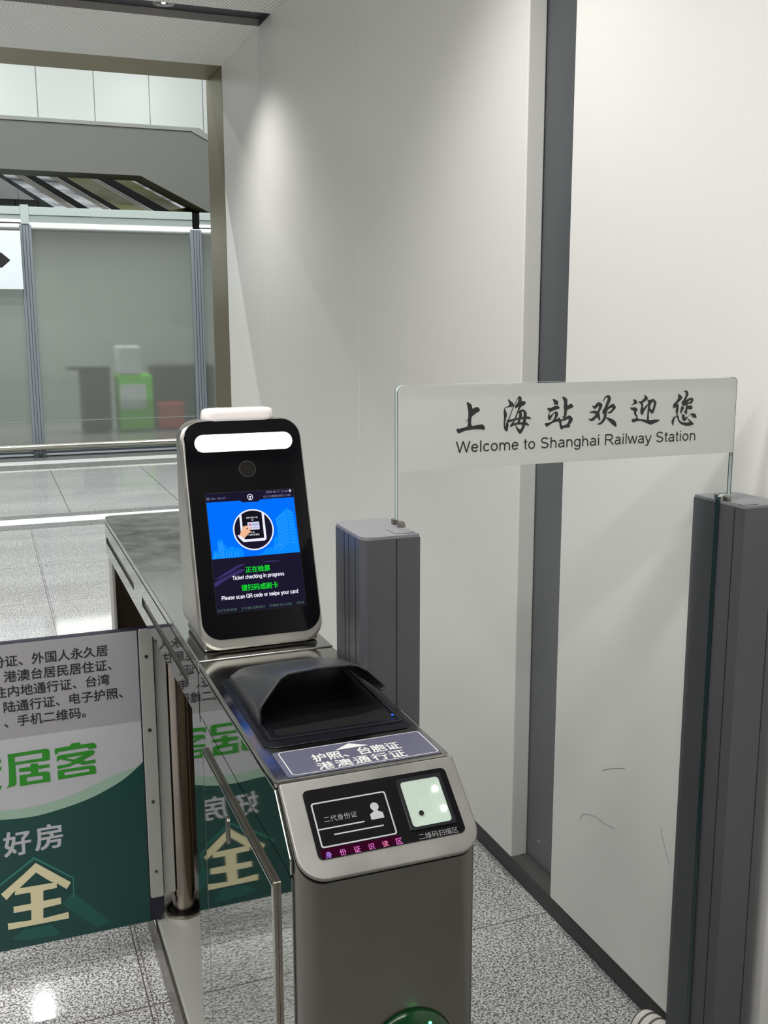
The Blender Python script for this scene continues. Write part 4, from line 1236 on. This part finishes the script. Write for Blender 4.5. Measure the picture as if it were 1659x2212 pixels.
for s, xr_, zb in rows:
    bm = bmesh.new()
    pitch = 0.0270
    # full-width cells, right aligned; punctuation sits in half cells as in the print
    V_, _ = glyphs(s)
    k_ = 0.0272
    w_, y0_, y1_ = max(v.x for v in V_) * k_, min(v.y for v in V_) * k_, max(v.y for v in V_) * k_
    add_text(bm, BF, s, xr_ - w_ + min(v.x for v in V_) * k_, xr_, zb + 0.0026 + y0_, zb + 0.0026 + y1_, w0 + 0.0008, bold=0.012)
    obj('lettering', bm, 'ink', board)
hp = solid('hinge_plate', BF, [rrect(0.2865, 0.3170, 0.165, 0.8245, 0.005)], 0.0008, 0.006, 'pale_steel', sb, bevel=0.001)
for z in (0.76, 0.584, 0.408, 0.232):
    bm = bmesh.new()
    prism(bm, BF, [circle(0.3015, z, 0.0042, 18)], 0.0062, 0.0072)
    s_ = obj('screw', bm, 'screw', hp)
    solid('socket', BF, [circle(0.3015, z, 0.0019, 6)], 0.0073, 0.0076, 'well', s_)
solid('hinge_flange', BF, [rrect(0.319, 0.3465, 0.165, 0.8245, 0.002)], -0.016, -0.004, 'pale_steel', sb, bevel=0.001)

# ================================================================ glass gate
GY = 1.372


def gate_post(x0, side, label):
    """side=+1: lane on the right (+x) of the post"""
    y0, y1, z1 = 1.306, 1.436, 1.2045
    wd = 0.087
    t = thing('gate_post', (x0 + wd / 2, (y0 + y1) / 2, 0), label, 'gate post', 'grey posts of the glass gate')
    r1 = 0.016
    lane = x0 + wd if side > 0 else x0
    c = (1, 0, 0, 1) if side > 0 else (0, 1, 1, 0)
    bm = bmesh.new()
    prism(bm, TOPF(0), [rrect(x0, x0 + wd, y0, y1, r1, 6, c)], 0.0, z1)
    obj('column', bm, 'post', t, auto=0.5)
    ins = 0.001
    bm = bmesh.new()
    prism(bm, TOPF(0), [rrect(x0 + ins, x0 + wd - ins, y0 + ins, y1 - ins, r1, 6, c)], z1 + 0.0002, z1 + 0.0045)
    obj('cap', bm, 'post_cap', t)
    # seams of the profile
    far = x0 if side > 0 else x0 + wd
    fs = Frame((far, 0, 0), (0, -1, 0), (0, 0, 1)) if side > 0 else Frame((far, 0, 0), (0, 1, 0), (0, 0, 1))
    ls = Frame((lane, 0, 0), (0, 1, 0), (0, 0, 1)) if side > 0 else Frame((lane, 0, 0), (0, -1, 0), (0, 0, 1))
    bm = bmesh.new()
    for y in (1.383, 1.364, 1.336):
        u = -y if side > 0 else y
        prism(bm, fs, [rrect(u - 0.0008, u + 0.0008, 0.0, z1)], 0.0001, 0.0004)
    y = 1.331
    u = y if side > 0 else -y
    prism(bm, ls, [rrect(u - 0.0009, u + 0.0009, 0.0, z1)], 0.0001, 0.0004)
    u = 0.051 if side > 0 else 0.0605
    prism(bm, WALLF(y0), [rrect(x0 + u - 0.0008, x0 + u + 0.0008, 0.0, z1)], 0.0001, 0.0004)
    obj('seam', bm, 'seam', t)
    # clear clip and the flat lid beside the glass
    cx = lane - 0.006 * side
    bm = bmesh.new()
    xs = sorted((lane - 0.034 * side, lane - 0.004 * side))
    box(bm, xs[0], xs[1], 1.316, 1.352, z1 + 0.0047, z1 + 0.0056)
    obj('cover_lid', bm, 'post_cap', t, bevel=0.0003)
    bm = bmesh.new()
    xs = sorted((lane - 0.012 * side, lane - 0.003 * side))
    box(bm, xs[0], xs[1], 1.380, 1.388, z1 + 0.0047, z1 + 0.013)
    box(bm, xs[0], xs[1], 1.355, 1.3655, z1 + 0.0047, z1 + 0.013)
    obj('glass_clip', bm, 'screw', t, bevel=0.001)
    return t


gate_post(0.474, 1, 'dark grey gate post left of the glass, right behind the ticket gate')
gate_post(1.130, -1, 'dark grey gate post at the right end of the glass, by the white wall')
tag(slab('gap_shade_strip', 1.2185, 1.2335, 1.36, 1.40, 0.0, 1.19, 'taupe'), 'narrow taupe strip added for the shade between right gate post and wall', 'shade strip')  # dark strip added where the wall behind the post lies in shade

gp = thing('glass_gate_panel', (0.85, GY, 0.05), 'clear glass panel with frosted welcome band in black lettering, between grey posts', 'glass panel')
GT = 0.005
GFr = WALLF(GY)
out = [(0.5635, 0.05), (1.1275, 0.05), (1.1275, 1.208)]
out += [(1.1275 + 0.010 * (1 - math.cos(a)), 1.208 + 0.010 * math.sin(a)) for a in [math.radians(v) for v in (20, 45, 70, 90)]]
out += [(1.1500, 1.218)]
tr = rrect(0.5510, 1.1500, 1.218, 1.4135, 0.010, 6, (0, 0, 1, 1))
out += [p for p in tr if p[1] > 1.3]
out += [(0.5510, 1.218), (0.5535, 1.218)]
out += [(0.5635 - 0.010 * (1 - math.sin(a)), 1.208 + 0.010 * math.cos(a)) for a in [math.radians(v) for v in (0, 20, 45, 70, 90)]]
bm = bmesh.new()
fill(bm, GFr, [out], GT)
fs2 = fill(bm, GFr, [out], -GT)
for f in fs2:
    f.normal_flip()
obj('pane', bm, 'glass', gp)
# polished edge of the sheet
n_ = len(out)
for part, mt in (('pane_edge', 'glass_edge'), ('pane_edge_dark', 'glass_core')):
    bm = bmesh.new()
    for i in range(n_):
        a, b = out[i], out[(i + 1) % n_]
        dark = (a[0] + b[0]) / 2 > 1.0 and (a[1] + b[1]) / 2 < 1.216
        if dark == (mt == 'glass_core'):
            bm.faces.new([bm.verts.new(GFr(p[0], p[1], q_)) for p, q_ in ((a, -0.0032), (b, -0.0032), (b, 0.0032), (a, 0.0032))])
    obj(part, bm, mt, gp)
bm = bmesh.new()
for i in range(n_):
    a, b = out[i], out[(i + 1) % n_]
    for wa, wb in ((-0.005, -0.0032), (0.0032, 0.005)):
        bm.faces.new([bm.verts.new(GFr(a[0], a[1], wa)), bm.verts.new(GFr(b[0], b[1], wa)), bm.verts.new(GFr(b[0], b[1], wb)), bm.verts.new(GFr(a[0], a[1], wb))])
obj('pane_rim', bm, 'glass_rim', gp)
band = solid('frosted_band', GFr, [rrect(0.5525, 1.1485, 1.2895, 1.4120, 0.009, 6, (0, 0, 1, 1))], GT + 0.0003, GT + 0.0008, 'film', gp)
for ch in BRUSH:
    decal('brush_character', GFr, [[smooth_loop(l, 3) for l in mm(s)] for s in ch], GT + 0.0012, 'ink', band)
words('lettering', GFr, 'Welcome to Shanghai Railway Station', 0.644, 1.072, 1.3127, 0.0170, GT + 0.0012, 'ink', band, 0.128)

# ================================================================ shoe by the wall
sh = thing('shoe', (1.215, 1.54, 0), 'pale cloth shoe with brown stripes on the floor beside the right gate post', 'shoe')


def shoe_pt(u, a):
    """u 0 heel .. 1 toe, a angle round the top half"""
    y = 1.445 + 0.205 * u
    wd = 0.036 * (0.8 + 0.35 * math.sin(math.pi * min(1, u * 0.95)) ** 0.8) * (1 if u < 0.8 else math.sqrt(max(0.0, 1 - ((u - 0.8) / 0.205) ** 2)))
    hg = (0.085 - 0.035 * u) * (1 if u < 0.8 else math.sqrt(max(0.0, 1 - ((u - 0.8) / 0.205) ** 2)))
    return Vector((1.218 - wd * math.cos(a), y, 0.012 + max(0.002, hg) * math.sin(a)))


def shoe_patch(u0, u1, nu, scale=1.0):
    bm = bmesh.new()
    secs = []
    for i in range(nu + 1):
        u = u0 + (u1 - u0) * i / nu
        s = []
        for k_ in range(17):
            p = shoe_pt(u, math.pi * k_ / 16)
            c_ = Vector((1.218, p.y, 0.012))
            s.append(c_ + (p - c_) * scale)
        secs.append(s)
    loft(bm, secs, closed=False, cap=False)
    return bm


obj('upper', shoe_patch(0.0, 0.995, 26), 'shoe', sh, smooth=True)
for u in (0.62, 0.74, 0.86):
    obj('stripe', shoe_patch(u, u + 0.025, 2, 1.02), 'shoe_stripe', sh, smooth=True)
bm = bmesh.new()
lo = [(p.x, p.y) for p in [shoe_pt(i / 20, 0) for i in range(21)]] + [(p.x, p.y) for p in [shoe_pt(i / 20, math.pi) for i in range(20, -1, -1)]]
lo = [(1.218 + (a - 1.218) * 1.05, b) for a, b in lo]
prism(bm, TOPF(0), [lo], 0.0, 0.013)
obj('sole', bm, 'paper', sh)
# pen marks and hairs on the white wall panel
for k_, pts in enumerate(MARKS):
    bm = bmesh.new()
    tube(bm, [(WX - 0.0004, y, z) for y, z in pts], 0.00042, 5)
    tag(obj('wall_scuff', bm, 'print_dim'), ['curved dark scuff line on the right wall panel, nearest the dark strip', 'thin dark hair line on the right wall panel beside the gate post', 'faint upper dark curved scuff on the right wall panel'][k_], 'scuff mark')
